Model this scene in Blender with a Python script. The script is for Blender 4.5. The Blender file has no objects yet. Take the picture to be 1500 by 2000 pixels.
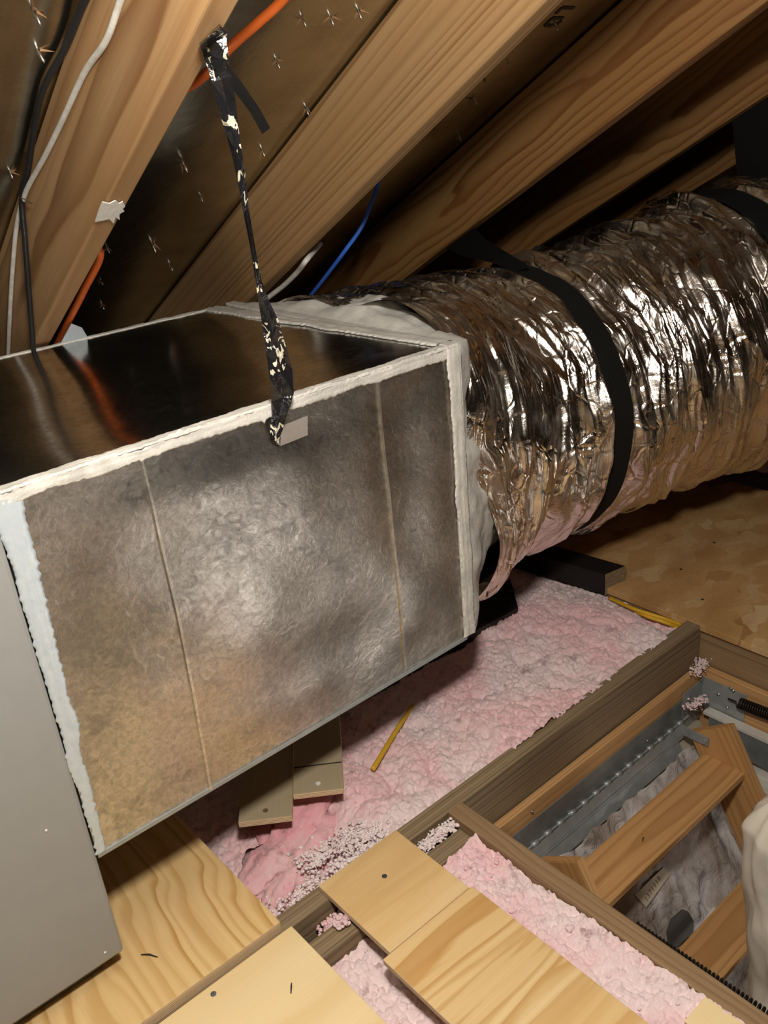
import bpy, bmesh, math, random
from mathutils import Vector, Matrix, noise
random.seed(7)
V = Vector
SC = bpy.context.scene
COL = SC.collection

# ------------------------------------------------------------------ camera, world, lamps, exposure
# world axes: X runs along the ceiling joists, Y runs towards the eaves, Z is up; z = 0 is the decking top
FPX = 1740.87
CAMZ = 1.25
MR = ((0.75198113, -0.65368488, -0.08497327),     # world X, Y, Z columns in image axes (right, down, forward)
      (-0.33444816, -0.26726402, -0.90372251),
      (0.56803944, 0.70800143, -0.41960121))
EYE = V((0, 0, CAMZ))
right = V(MR[0]).normalized(); fwd = V(MR[2]).normalized(); down = fwd.cross(right) ; down = V(MR[1]).normalized()
up = right.cross(-fwd) * -1
up = (-fwd).cross(right)
cam = bpy.data.objects.new('camera', bpy.data.cameras.new('camera'))
COL.objects.link(cam)
cam.data.sensor_fit = 'HORIZONTAL'; cam.data.sensor_width = 36
cam.data.lens = FPX / 1500 * 36
cam.data.clip_start = .01
rot = Matrix((right, up, -fwd)).transposed()
cam.matrix_world = Matrix.Translation(EYE) @ rot.to_4x4()
SC.camera = cam

SC.view_settings.view_transform = 'Standard'
SC.view_settings.look = 'None'
SC.view_settings.gamma = 1
SC.view_settings.exposure = 0.0

w = bpy.data.worlds.new('world'); SC.world = w; w.use_nodes = True
w.node_tree.nodes['Background'].inputs[0].default_value = (.9, .85, .8, 1)
w.node_tree.nodes['Background'].inputs[1].default_value = .006

def lamp(name, kind, loc, power, color, size=.06, target=None):
    d = bpy.data.lights.new(name, kind); d.energy = power; d.color = color
    if kind == 'AREA': d.size = size
    else: d.shadow_soft_size = size
    o = bpy.data.objects.new(name, d); COL.objects.link(o); o.location = loc
    if target is not None:
        o.rotation_euler = (V(target) - V(loc)).to_track_quat('-Z', 'Y').to_euler()
    return o
lamp('attic_lamp', 'POINT', (.26, .26, 1.50), 80, (1, .93, .84), .07)
lamp('room_lamp', 'AREA', (2.05, -1.75, -.65), 13, (1, .94, .88), .6, (.7, 1.1, .64))

# ------------------------------------------------------------------ projecting helpers (a point of the photograph -> a point on a known plane)
def ray(px, py):
    x, y = px - 750, py - 1000
    return V(tuple(x * MR[0][i] + y * MR[1][i] + FPX * MR[2][i] for i in range(3)))
def P(px, py, ax, v):
    d = ray(px, py); return EYE + d * ((v - EYE[ax]) / d[ax])
RD = V((0.0403, 0.8798, -0.4737)).normalized()     # down the slope of the roof
RN = V((0, .4741, .8805)).normalized()             # roof normal
RE = RD.cross(RN) * -1
RE = RN.cross(RD) * -1 if RE.x < 0 else RE
if RE.x < 0: RE = -RE
KLOW, KSH = 1.620, 1.806                            # under side of rafters, under side of sheathing
def PS(px, py, k):
    d = ray(px, py); return EYE + d * ((k - EYE.dot(RN)) / d.dot(RN))
def PE(px, py, s):
    d = ray(px, py); return EYE + d * ((s - EYE.dot(RE)) / d.dot(RE))
def PD(px, py, dist):
    return EYE + ray(px, py).normalized() * dist
def R_(s, t, k): return RE * s + RD * t + RN * k

# ------------------------------------------------------------------ object helpers
def tag(o, label=None, cat=None, group=None, kind=None):
    if label: o['label'] = label
    if cat: o['category'] = cat
    if group: o['group'] = group
    if kind: o['kind'] = kind
    return o
def link(name, me, mat, parent=None):
    o = bpy.data.objects.new(name, me); COL.objects.link(o)
    if mat: me.materials.append(mat)
    if parent: o.parent = parent
    return o
def obj(name, bm, mat, parent=None, smooth=False, M=None, mats=None):
    bmesh.ops.recalc_face_normals(bm, faces=bm.faces)
    me = bpy.data.meshes.new(name); bm.to_mesh(me); bm.free()
    if smooth:
        for p in me.polygons: p.use_smooth = True
    o = link(name, me, mat, parent)
    if mats:
        for m in mats: me.materials.append(m)
    if M is not None:
        o.matrix_world = M if parent is None else M
        if parent: o.matrix_parent_inverse = Matrix.Identity(4); o.matrix_local = parent.matrix_world.inverted() @ M
    elif parent:
        o.matrix_local = parent.matrix_world.inverted()
    return o
def empty(name, loc, label, cat, group=None):
    o = bpy.data.objects.new(name, None); COL.objects.link(o)
    o.matrix_world = Matrix.Translation(V(loc)); o.empty_display_size = .05
    return tag(o, label, cat, group)
def frame(org, xd, yd):
    x = V(xd).normalized(); y = V(yd); y = (y - x * y.dot(x)).normalized(); z = x.cross(y)
    M = Matrix((x, y, z)).transposed().to_4x4(); M.translation = V(org); return M
def add_box(bm, lo, hi, M=None, bevel=0.0):
    r = bmesh.ops.create_cube(bm, size=1)
    vs = r['verts']
    for v in vs:
        v.co = V(tuple((lo[i] + hi[i]) / 2 + v.co[i] * (hi[i] - lo[i]) for i in range(3)))
    if bevel:
        es = list({e for v in vs for e in v.link_edges})
        g = bmesh.ops.bevel(bm, geom=es, offset=bevel, segments=2, affect='EDGES', profile=.5)
        vs = list({v for f in g['faces'] for v in f.verts} | {v for v in vs if v.is_valid})
    if M is not None:
        for v in vs: v.co = M @ v.co
def board(name, org, xd, yd, L, W, T, mat, parent=None, bevel=.0025, cuts=0, wob=0.0):
    """a plank: grain along xd, width along yd, thickness below the face"""
    bm = bmesh.new(); add_box(bm, (0, 0, -T), (L, W, 0), None, bevel)
    return obj(name, bm, mat, parent, M=frame(org, xd, yd))
def poly_prism(name, pts, n, T, mat, parent=None, bevel=0.0):
    """flat polygon pts (world) given thickness T against n"""
    bm = bmesh.new(); n = V(n).normalized()
    a = [bm.verts.new(V(p)) for p in pts]; b = [bm.verts.new(V(p) - n * T) for p in pts]
    bm.faces.new(a); bm.faces.new(b[::-1])
    for i in range(len(a)):
        j = (i + 1) % len(a); bm.faces.new((a[i], b[i], b[j], a[j]))
    if bevel: bmesh.ops.bevel(bm, geom=list(bm.edges), offset=bevel, segments=2, affect='EDGES')
    return obj(name, bm, mat, parent)
def cat_rom(pts, n):
    pts = [V(p) for p in pts]; out = []
    m = len(pts) - 1
    for i in range(m):
        p0, p1, p2, p3 = pts[max(i - 1, 0)], pts[i], pts[i + 1], pts[min(i + 2, m)]
        for k in range(n):
            f = k / n
            out.append(.5 * ((2 * p1) + (-p0 + p2) * f + (2 * p0 - 5 * p1 + 4 * p2 - p3) * f * f + (-p0 + 3 * p1 - 3 * p2 + p3) * f ** 3))
    out.append(pts[-1]); return out
def add_tube(bm, path, r, seg=10, caps=True):
    path = [V(p) for p in path]; rings = []
    d0 = (path[1] - path[0]).normalized()
    u = d0.orthogonal().normalized()
    for i, p in enumerate(path):
        d = (path[min(i + 1, len(path) - 1)] - path[max(i - 1, 0)]).normalized()
        u = (u - d * u.dot(d)).normalized(); v = d.cross(u)
        rr = r(i / (len(path) - 1)) if callable(r) else r
        rings.append([bm.verts.new(p + (u * math.cos(2 * math.pi * k / seg) + v * math.sin(2 * math.pi * k / seg)) * rr) for k in range(seg)])
    for a, b in zip(rings, rings[1:]):
        for k in range(seg):
            bm.faces.new((a[k], a[(k + 1) % seg], b[(k + 1) % seg], b[k]))
    if caps: bm.faces.new(rings[0][::-1]); bm.faces.new(rings[-1])
def tube(name, pts, r, mat, parent=None, n=8, seg=10):
    bm = bmesh.new(); add_tube(bm, cat_rom(pts, n), r, seg); return obj(name, bm, mat, parent, True)
def cyl(bm, a, b, r, seg=16):
    add_tube(bm, [V(a), V(b)], r, seg)
def smear(name, pts, n, width, mat, parent=None, across=None, step=.003, nv=9, thick=.004, jit=.006, seed=0):
    """brushed-on strip: irregular edges, brush ridges along it, raised slightly over the surface with normal n"""
    pts = [V(p) for p in pts]; n = V(n).normalized(); path = []
    for a, b in zip(pts, pts[1:]):
        k = max(2, int((b - a).length / step))
        path += [a.lerp(b, i / k) for i in range(k)]
    path.append(pts[-1]); bm = bmesh.new(); rows = []
    for i, p in enumerate(path):
        t = i / (len(path) - 1)
        d = (path[min(i + 1, len(path) - 1)] - path[max(i - 1, 0)]).normalized()
        ac = V(across).normalized() if across else n.cross(d).normalized()
        w0, w1 = width(t)
        q = i * step
        w0 += jit * (noise.noise(V((q * 16, seed, 0))) + .5 * noise.noise(V((q * 130, seed, 4)))) + (jit * 1.6 if noise.noise(V((q * 18, seed, 9))) > .42 else 0) * abs(noise.noise(V((q * 200, 1, 1))))
        w1 += jit * (noise.noise(V((q * 16, seed + 7, 0))) + .5 * noise.noise(V((q * 130, seed + 7, 4))))
        row = []
        for k in range(nv):
            f = k / (nv - 1)
            off = -w0 + (w0 + w1) * f
            h = thick * (0 if k in (0, nv - 1) else .6 + .5 * noise.noise(V((f * 9, q * 6, seed))) + .35 * noise.noise(V((f * 20, q * 40, seed))))
            row.append(bm.verts.new(p + ac * off + n * (h - .0004)))
        rows.append(row)
    for a, b in zip(rows, rows[1:]):
        for k in range(nv - 1): bm.faces.new((a[k], a[k + 1], b[k + 1], b[k]))
    bot = [[bm.verts.new(r[0].co - n * .0012) for r in rows], [bm.verts.new(r[-1].co - n * .0012) for r in rows]]
    for i in range(len(rows) - 1):
        bm.faces.new((rows[i][0], rows[i + 1][0], bot[0][i + 1], bot[0][i]))
        bm.faces.new((rows[i][-1], bot[1][i], bot[1][i + 1], rows[i + 1][-1]))
        bm.faces.new((bot[0][i], bot[0][i + 1], bot[1][i + 1], bot[1][i]))
    return obj(name, bm, mat, parent, True)
def ribbon(name, rows, thick, mat, parent=None, smooth=False):
    """rows: list of (left, right, normal) -> closed strap"""
    bm = bmesh.new(); R = []
    for l, r, n in rows:
        l, r, n = V(l), V(r), V(n).normalized()
        R.append([bm.verts.new(l), bm.verts.new(l.lerp(r, .5) + n * thick * .3), bm.verts.new(r), bm.verts.new(r - n * thick), bm.verts.new(l - n * thick)])
    for a, b in zip(R, R[1:]):
        for k in range(5): bm.faces.new((a[k], a[(k + 1) % 5], b[(k + 1) % 5], b[k]))
    bm.faces.new(R[0][::-1]); bm.faces.new(R[-1])
    return obj(name, bm, mat, parent, smooth)

# ------------------------------------------------------------------ materials
class NT:
    def __init__(s, name):
        s.m = bpy.data.materials.new(name); s.m.use_nodes = True; s.t = s.m.node_tree
        s.b = s.t.nodes['Principled BSDF']; s.out = s.t.nodes['Material Output']
    def n(s, typ, **kw):
        nd = s.t.nodes.new(typ)
        for k, v in kw.items():
            if k.startswith('_'): setattr(nd, k[1:], v)
            else:
                key = k.replace('__', ' ')
                try: nd.inputs[key].default_value = v
                except (KeyError, TypeError): nd.inputs[int(k[1:])].default_value = v
        return nd
    def l(s, a, b): s.t.links.new(a, b)
    def coord(s, scale=(1, 1, 1), kind='Object', rnd=True, rot=(0, 0, 0)):
        tc = s.n('ShaderNodeTexCoord'); mp = s.n('ShaderNodeMapping')
        mp.inputs['Scale'].default_value = scale; mp.inputs['Rotation'].default_value = rot
        if rnd:
            oi = s.n('ShaderNodeObjectInfo'); mul = s.n('ShaderNodeVectorMath', _operation='MULTIPLY_ADD')
            s.l(oi.outputs['Random'], mul.inputs[0]); mul.inputs[1].default_value = (7.3, 3.1, 5.7)
            s.l(tc.outputs[kind], mul.inputs[2]); s.l(mul.outputs[0], mp.inputs['Vector'])
        else: s.l(tc.outputs[kind], mp.inputs['Vector'])
        return mp.outputs[0]
    def noise(s, vec, scale, detail=4, rough=.5, dist=0):
        nd = s.n('ShaderNodeTexNoise'); nd.inputs['Scale'].default_value = scale; nd.inputs['Detail'].default_value = detail
        nd.inputs['Roughness'].default_value = rough; nd.inputs['Distortion'].default_value = dist
        s.l(vec, nd.inputs['Vector']); return nd.outputs['Fac']
    def ramp(s, fac, stops, interp='LINEAR'):
        r = s.n('ShaderNodeValToRGB'); cr = r.color_ramp; cr.interpolation = interp
        while len(cr.elements) < len(stops): cr.elements.new(.5)
        for e, (p, c) in zip(cr.elements, stops):
            e.position = p; e.color = c if len(c) == 4 else (*c, 1)
        s.l(fac, r.inputs[0]); return r.outputs[0]
    def mix(s, fac, a, b, mode='MIX'):
        m = s.n('ShaderNodeMix', _data_type='RGBA', _blend_type=mode)
        for src, i in ((fac, 0), (a, 6), (b, 7)):
            if hasattr(src, 'is_linked') or hasattr(src, 'links'): s.l(src, m.inputs[i])
            else: m.inputs[i].default_value = src if i == 0 else (*src, 1)
        return m.outputs[2]
    def math(s, op, a, b=0.0, c=0.0):
        m = s.n('ShaderNodeMath', _operation=op)
        for i, v in enumerate((a, b, c)):
            if hasattr(v, 'links'): s.l(v, m.inputs[i])
            else: m.inputs[i].default_value = v
        return m.outputs[0]
    def bump(s, h, strength, dist=.01, prev=None):
        b = s.n('ShaderNodeBump'); b.inputs['Strength'].default_value = strength; b.inputs['Distance'].default_value = dist
        s.l(h, b.inputs['Height'])
        if prev: s.l(prev, b.inputs['Normal'])
        return b.outputs[0]
    def done(s, color=None, rough=.5, metal=0, normal=None, spec=None):
        for k, v in (('Base Color', color), ('Roughness', rough), ('Metallic', metal)):
            if v is None: continue
            if hasattr(v, 'links'): s.l(v, s.b.inputs[k])
            else: s.b.inputs[k].default_value = (*v, 1) if k == 'Base Color' else v
        if normal: s.l(normal, s.b.inputs['Normal'])
        if spec is not None: s.b.inputs['Specular IOR Level'].default_value = spec
        return s.m

def wood(name, light, dark, tone=None, pith=(-.05, .09), freq=80, amp=.02, ns=(1.2, 5, 5), tilt=.0, rough=.6, fine=.25, bump=.2, blotch=.35, soft=.0, line=1.0):
    """growth rings round a pith line beside the plank, disturbed along the grain; x is the grain"""
    s = NT(name); v = s.coord((1, 1, 1))
    big = s.n('ShaderNodeMapping'); big.inputs['Scale'].default_value = ns; s.l(v, big.inputs[0])
    nz = s.noise(big.outputs[0], 1, 3, .45, .3)
    loc = s.n('ShaderNodeTexCoord'); sx = s.n('ShaderNodeSeparateXYZ'); s.l(loc.outputs['Object'], sx.inputs[0])
    y = s.math('ADD', s.math('SUBTRACT', sx.outputs[1], pith[0]), s.math('MULTIPLY', sx.outputs[0], tilt))
    z = s.math('SUBTRACT', sx.outputs[2], pith[1])
    r = s.math('SQRT', s.math('ADD', s.math('MULTIPLY', y, y), s.math('MULTIPLY', z, z)))
    r = s.math('ADD', r, s.math('MULTIPLY', s.math('SUBTRACT', nz, .5), amp * 2.4))
    n1 = s.n('ShaderNodeTexNoise', _noise_dimensions='1D'); n1.inputs['Scale'].default_value = freq * .35; n1.inputs['Detail'].default_value = 2; s.l(r, n1.inputs['W'])
    ph = s.math('ADD', s.math('MULTIPLY', r, freq), s.math('MULTIPLY', n1.outputs['Fac'], 1.6))
    f = s.math('FRACT', ph)
    ring = s.ramp(f, [(0, (.25,) * 3), (.10 + soft, (0, 0, 0)), (.5, (.15,) * 3), (.80 - soft * .5, (.75,) * 3), (.92, (1,) * 3), (1, (.25,) * 3)])
    wn = s.n('ShaderNodeTexWhiteNoise', _noise_dimensions='1D'); s.l(s.math('FLOOR', ph), wn.inputs['W'])
    ring = s.math('MULTIPLY', ring, s.math('MULTIPLY', s.math('ADD', s.math('MULTIPLY', wn.outputs['Value'], .65), .35), line))
    fi = s.noise(s.coord((2.5, 150, 150)), 2.2, 4, .6); bl = s.noise(s.coord((1.1, 9, 9)), 1.6, 3)
    c = s.mix(ring, light, dark)
    c = s.mix(s.math('MULTIPLY', s.ramp(fi, [(.35, (0, 0, 0)), (.75, (1, 1, 1))]), fine), c, tuple(x * .6 for x in dark))
    c = s.mix(s.ramp(bl, [(.35, (0, 0, 0)), (.65, (blotch,) * 3)]), c, tone or tuple(x * .7 for x in light))
    h = s.math('ADD', s.math('MULTIPLY', ring, .5), s.math('MULTIPLY', fi, .6))
    return s.done(c, rough, 0, s.bump(h, bump, .0015), .35)

M = {}
M['rafter'] = wood('pine_rafter', (.44, .275, .135), (.19, .088, .03), pith=(-.03, .07), freq=44, amp=.032, ns=(.9, 6, 6), tone=(.34, .175, .065), blotch=.55, line=1.15)
M['rafterfine'] = wood('straight_pine_rafter', (.36, .225, .105), (.19, .10, .038), pith=(-.25, .25), freq=125, amp=.008, ns=(.5, 4, 4), tone=(.31, .16, .055), line=1.2)
M['rafter2'] = wood('dimmed_orange_pine_rafter', (.31, .17, .06), (.14, .052, .012), pith=(-.05, .10), freq=75, amp=.026, ns=(1.7, 6, 6), tone=(.24, .105, .03), blotch=.5, line=1.3)  # orange pine, coloured darker still for lamplight fading with distance
M['joist'] = wood('treated_joist', (.31, .225, .13), (.115, .075, .04), pith=(.10, .03), freq=130, amp=.010, ns=(1.2, 6, 6), rough=.75, tone=(.20, .14, .085), fine=.45, bump=.4)
M['joistbrown'] = wood('brown_joist', (.36, .235, .125), (.15, .085, .04), pith=(.05, -.06), freq=85, amp=.018, ns=(1.8, 7, 7), rough=.75, tone=(.25, .155, .08), fine=.55, bump=.4, blotch=.6)
M['hatchpine'] = wood('hatch_pine', (.60, .355, .16), (.37, .18, .06), pith=(.12, .2), freq=130, amp=.010, ns=(1, 6, 6), tone=(.5, .27, .11))
M['tread'] = wood('tread_pine', (.56, .32, .13), (.33, .15, .045), pith=(.05, -.07), freq=105, amp=.014, ns=(1.3, 8, 8), tone=(.45, .23, .085))
M['ply'] = wood('plywood_face', (.79, .56, .27), (.50, .27, .075), pith=(.2, -1.2), freq=62, amp=.085, ns=(1.5, 3.6, 3), rough=.55, fine=.12, tone=(.68, .43, .18), bump=.08, soft=.12, line=1.2)
M['plypale'] = wood('pale_plywood_face', (.84, .66, .38), (.70, .49, .22), pith=(.2, -1.2), freq=24, amp=.05, ns=(1.3, 4, 3), rough=.55, fine=.1, tone=(.78, .58, .29), bump=.08, soft=.15, line=.7)
M['plyband'] = wood('banded_plywood_face', (.79, .59, .31), (.50, .255, .07), pith=(.2, -1.2), freq=34, amp=.075, ns=(.9, 12, 4), rough=.5, fine=.15, tone=(.68, .42, .17), bump=.08, soft=.16, blotch=.6, line=1.1)
M['plygray'] = wood('grey_beige_plywood', (.42, .345, .22), (.35, .275, .165), pith=(.2, -1.2), freq=40, amp=.04, ns=(1.3, 6, 4), rough=.6, fine=.2, tone=(.37, .30, .19), line=.6)
def edge_mat():
    s = NT('plywood_edge'); v = s.coord((1, 1, 1)); sx = s.n('ShaderNodeSeparateXYZ'); s.l(v, sx.inputs[0])
    vn = s.coord((30, 30, 1)); nn = s.noise(vn, 3, 3)
    wv = s.n('ShaderNodeTexWave', _wave_type='BANDS', _bands_direction='Z'); wv.inputs['Scale'].default_value = 90; wv.inputs['Distortion'].default_value = .6
    s.l(v, wv.inputs['Vector'])
    c = s.ramp(wv.outputs['Fac'], [(.2, (.85, .66, .42)), (.5, (.68, .48, .27)), (.75, (.40, .25, .13))])
    c = s.mix(s.math('MULTIPLY', nn, .5), c, (.86, .68, .44))
    return s.done(c, .75)
M['plyedge'] = edge_mat()

def osb_mat():
    s = NT('osb_flakes'); v = s.coord((1, 1, 1), rnd=False)
    nw = s.n('ShaderNodeTexNoise'); nw.inputs['Scale'].default_value = 14; s.l(v, nw.inputs['Vector'])
    ad = s.n('ShaderNodeVectorMath', _operation='MULTIPLY_ADD'); s.l(nw.outputs['Color'], ad.inputs[0]); ad.inputs[1].default_value = (.09, .09, .09); s.l(v, ad.inputs[2])
    cols = []
    for rot, sc in (((0, 0, .5), (10, 24, 10)), ((0, 0, 2.0), (9, 27, 10))):
        mp = s.n('ShaderNodeMapping'); mp.inputs['Rotation'].default_value = rot; mp.inputs['Scale'].default_value = sc; s.l(ad.outputs[0], mp.inputs[0])
        vo = s.n('ShaderNodeTexVoronoi', _feature='F1'); vo.inputs['Scale'].default_value = 1; vo.inputs['Randomness'].default_value = 1; s.l(mp.outputs[0], vo.inputs[0])
        cols.append(vo.outputs['Color'])
    a = s.n('ShaderNodeSeparateColor'); s.l(cols[0], a.inputs[0]); b = s.n('ShaderNodeSeparateColor'); s.l(cols[1], b.inputs[0])
    pick = s.math('GREATER_THAN', a.outputs[1], .5)
    f = s.n('ShaderNodeMix', _data_type='FLOAT'); s.l(pick, f.inputs[0]); s.l(a.outputs[0], f.inputs[2]); s.l(b.outputs[0], f.inputs[3])
    c = s.ramp(f.outputs[0], [(0, (.26, .11, .035)), (.07, (.56, .33, .13)), (.5, (.60, .37, .155)), (.8, (.64, .42, .19)), (1, (.72, .52, .28))])
    blo = s.ramp(s.noise(s.coord((5, 9, 5), rnd=False, rot=(0, 0, .4)), 1, 4), [(.4, (0, 0, 0)), (.65, (.6,) * 3)]); c = s.mix(blo, c, (.38, .19, .065))
    fine = s.noise(s.coord((60, 160, 60), rnd=False, rot=(0, 0, .5)), 1, 3)
    c = s.mix(s.math('MULTIPLY', fine, .35), c, (.22, .1, .035))
    h = s.math('ADD', f.outputs[0], fine)
    return s.done(c, .62, 0, s.bump(h, .35, .003), .3)
M['osb'] = osb_mat()

def simple(name, col, rough=.5, metal=0, nscale=0, namp=.0, bump=0, spec=.5, col2=None):
    s = NT(name); nrm = None; c = col
    v = s.coord((1, 1, 1), rnd=False); nn = s.noise(v, nscale or 40, 5, .6)
    c = s.mix(s.ramp(nn, [(.35, (0, 0, 0)), (.7, (1, 1, 1))]), col, col2 or tuple(x * .85 for x in col))
    if bump: nrm = s.bump(nn, bump, .004)
    return s.done(c, rough, metal, nrm, spec)
def galv(name, rough0, rough1, base=(.60, .59, .57), bumps=.06, spangle=True):
    s = NT(name); v = s.coord((1, 1, 1), rnd=False)
    n1 = s.noise(v, 120, 6, .7, .6); n2 = s.noise(v, 7, 4, .6); n3 = s.noise(v, 45, 5, .65, 1.5)
    c = s.mix(s.ramp(n1, [(.40, (0, 0, 0)), (.62, (1, 1, 1))]), base, tuple(x * .72 for x in base))
    c = s.mix(s.ramp(s.math('ADD', s.math('MULTIPLY', n2, .6), s.math('MULTIPLY', n3, .4)), [(.46, (0, 0, 0)), (.60, (.6,) * 3)]), c, tuple(x * .42 for x in base))
    r = s.n('ShaderNodeMapRange'); s.l(n3, r.inputs[0]); r.inputs[1].default_value = .3; r.inputs[2].default_value = .7; r.inputs[3].default_value = rough0; r.inputs[4].default_value = rough1
    nb = s.bump(n1, bumps, .0005); nb = s.bump(n3, bumps * .6, .002, nb)
    return s.done(c, r.outputs[0], 1, nb)
M['galv'] = galv('galvanised_sheet', .28, .42, (.60, .565, .52), .45)
M['galvtop'] = galv('smooth_galvanised_top', .12, .20, (.82, .80, .77), .03)
M['steel'] = simple('zinc_plate', (.36, .38, .38), .4, .35, 25, bump=.03, col2=(.27, .29, .29))
M['steeldark'] = simple('dull_steel', (.24, .26, .26), .42, .35, 25, bump=.03, col2=(.17, .19, .19))

M['cabinet'] = simple('grey_enamel', (.30, .305, .30), .38, 0, 30, bump=.01, col2=(.285, .29, .288))
def mastic_mat():
    s = NT('white_mastic'); v = s.coord((1, 1, 1), rnd=False)
    a = s.noise(v, 30, 4, .6); b = s.noise(v, 260, 3, .6)
    c = s.mix(s.ramp(a, [(.4, (0, 0, 0)), (.65, (1, 1, 1))]), (.64, .62, .575), (.50, .49, .455))
    return s.done(c, .42, 0, s.bump(s.math('ADD', a, b), .35, .003), .5)
M['mastic'] = mastic_mat()
M['foiltape'] = simple('pale_foil_tape', (.50, .58, .64), .38, .25, 60, bump=.25, col2=(.60, .66, .70))
M['blackstrap'] = simple('black_webbing', (.012, .012, .012), .55, 0, 300, bump=.3)
def webbing():
    s = NT('black_woven_webbing'); v = s.coord((1, 1, 1), 'UV', rnd=False)
    wv = s.n('ShaderNodeTexWave', _wave_type='BANDS', _bands_direction='X'); wv.inputs['Scale'].default_value = 90; s.l(v, wv.inputs['Vector'])
    c = s.mix(wv.outputs['Fac'], (.006, .006, .006), (.022, .021, .02))
    return s.done(c, .85, 0, s.bump(wv.outputs['Fac'], .5, .002), .15)
M['web'] = webbing()
def strap_tape():
    s = NT('black_printed_tape'); v = s.coord((1, 1, 1), rnd=False)
    vo = s.n('ShaderNodeTexVoronoi', _feature='F1'); vo.inputs['Scale'].default_value = 55; s.l(v, vo.inputs[0])
    n1 = s.noise(v, 14, 2)
    mpt = s.n('ShaderNodeMapping'); mpt.inputs['Scale'].default_value = (1, 1, .45); mpt.inputs['Rotation'].default_value = (.3, .5, 0); s.l(v, mpt.inputs[0])
    sel = s.math('MULTIPLY', s.math('GREATER_THAN', n1, .47), s.math('GREATER_THAN', s.noise(mpt.outputs[0], 95, 2, .5, .8), .585))
    c = s.mix(sel, (.010, .010, .012), (.62, .58, .46))
    return s.done(c, .2, 0, s.bump(s.noise(v, 70, 3), .5, .006), .6)
M['tape'] = strap_tape()
M['whitecable'] = simple('white_cable', (.66, .65, .61), .45, 0, 80, col2=(.5, .48, .44))
M['blackcable'] = simple('black_cable', (.015, .015, .016), .4)
M['orangecable'] = simple('orange_cable', (.75, .15, .02), .45)
M['bluecable'] = simple('blue_cable', (.06, .20, .85), .4)
M['yellow'] = simple('yellow_cable', (.72, .42, .02), .5, 0, 60, col2=(.62, .36, .03))
M['screw'] = simple('zinc_screw', (.55, .6, .66), .3, 1)
M['nail'] = simple('bright_nail', (.7, .67, .62), .3, 1)
M['splinter'] = simple('wood_splinter', (.24, .13, .06), .8)
M['blackiron'] = simple('black_spring_steel', (.03, .022, .015), .4, .6)
M['label'] = simple('torn_paper', (.80, .78, .72), .7, 0, 80)
M['blackwood'] = simple('near_black_wood', (.012, .009, .008), .5, 0, 90, bump=.3)  # near-black tone for the blocks under the foil duct
M['lowbounce'] = simple('bounce_cutting_boards', (.09, .055, .03), .8)  # unseen walls and opposite slope, coloured dark to cut bounced light
M['endgrain'] = simple('pale_end_grain', (.30, .22, .13), .8, 0, 150, bump=.3, col2=(.16, .11, .065))
M['darkbit'] = simple('dark_debris', (.02, .015, .012), .8)
M['whitepaint'] = simple('white_paint', (.62, .60, .55), .5)
M['cloth'] = simple('cream_cloth', (.70, .64, .54), .85, 0, 25, bump=.3, col2=(.60, .54, .45))
M['darkpatch'] = simple('dark_grey_patch', (.065, .06, .055), .6)
M['paper'] = simple('beige_label', (.50, .43, .32), .6)
M['ink'] = simple('dark_ink', (.03, .025, .02), .7)
M['brownink'] = simple('brown_ink', (.16, .09, .05), .7)

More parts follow.
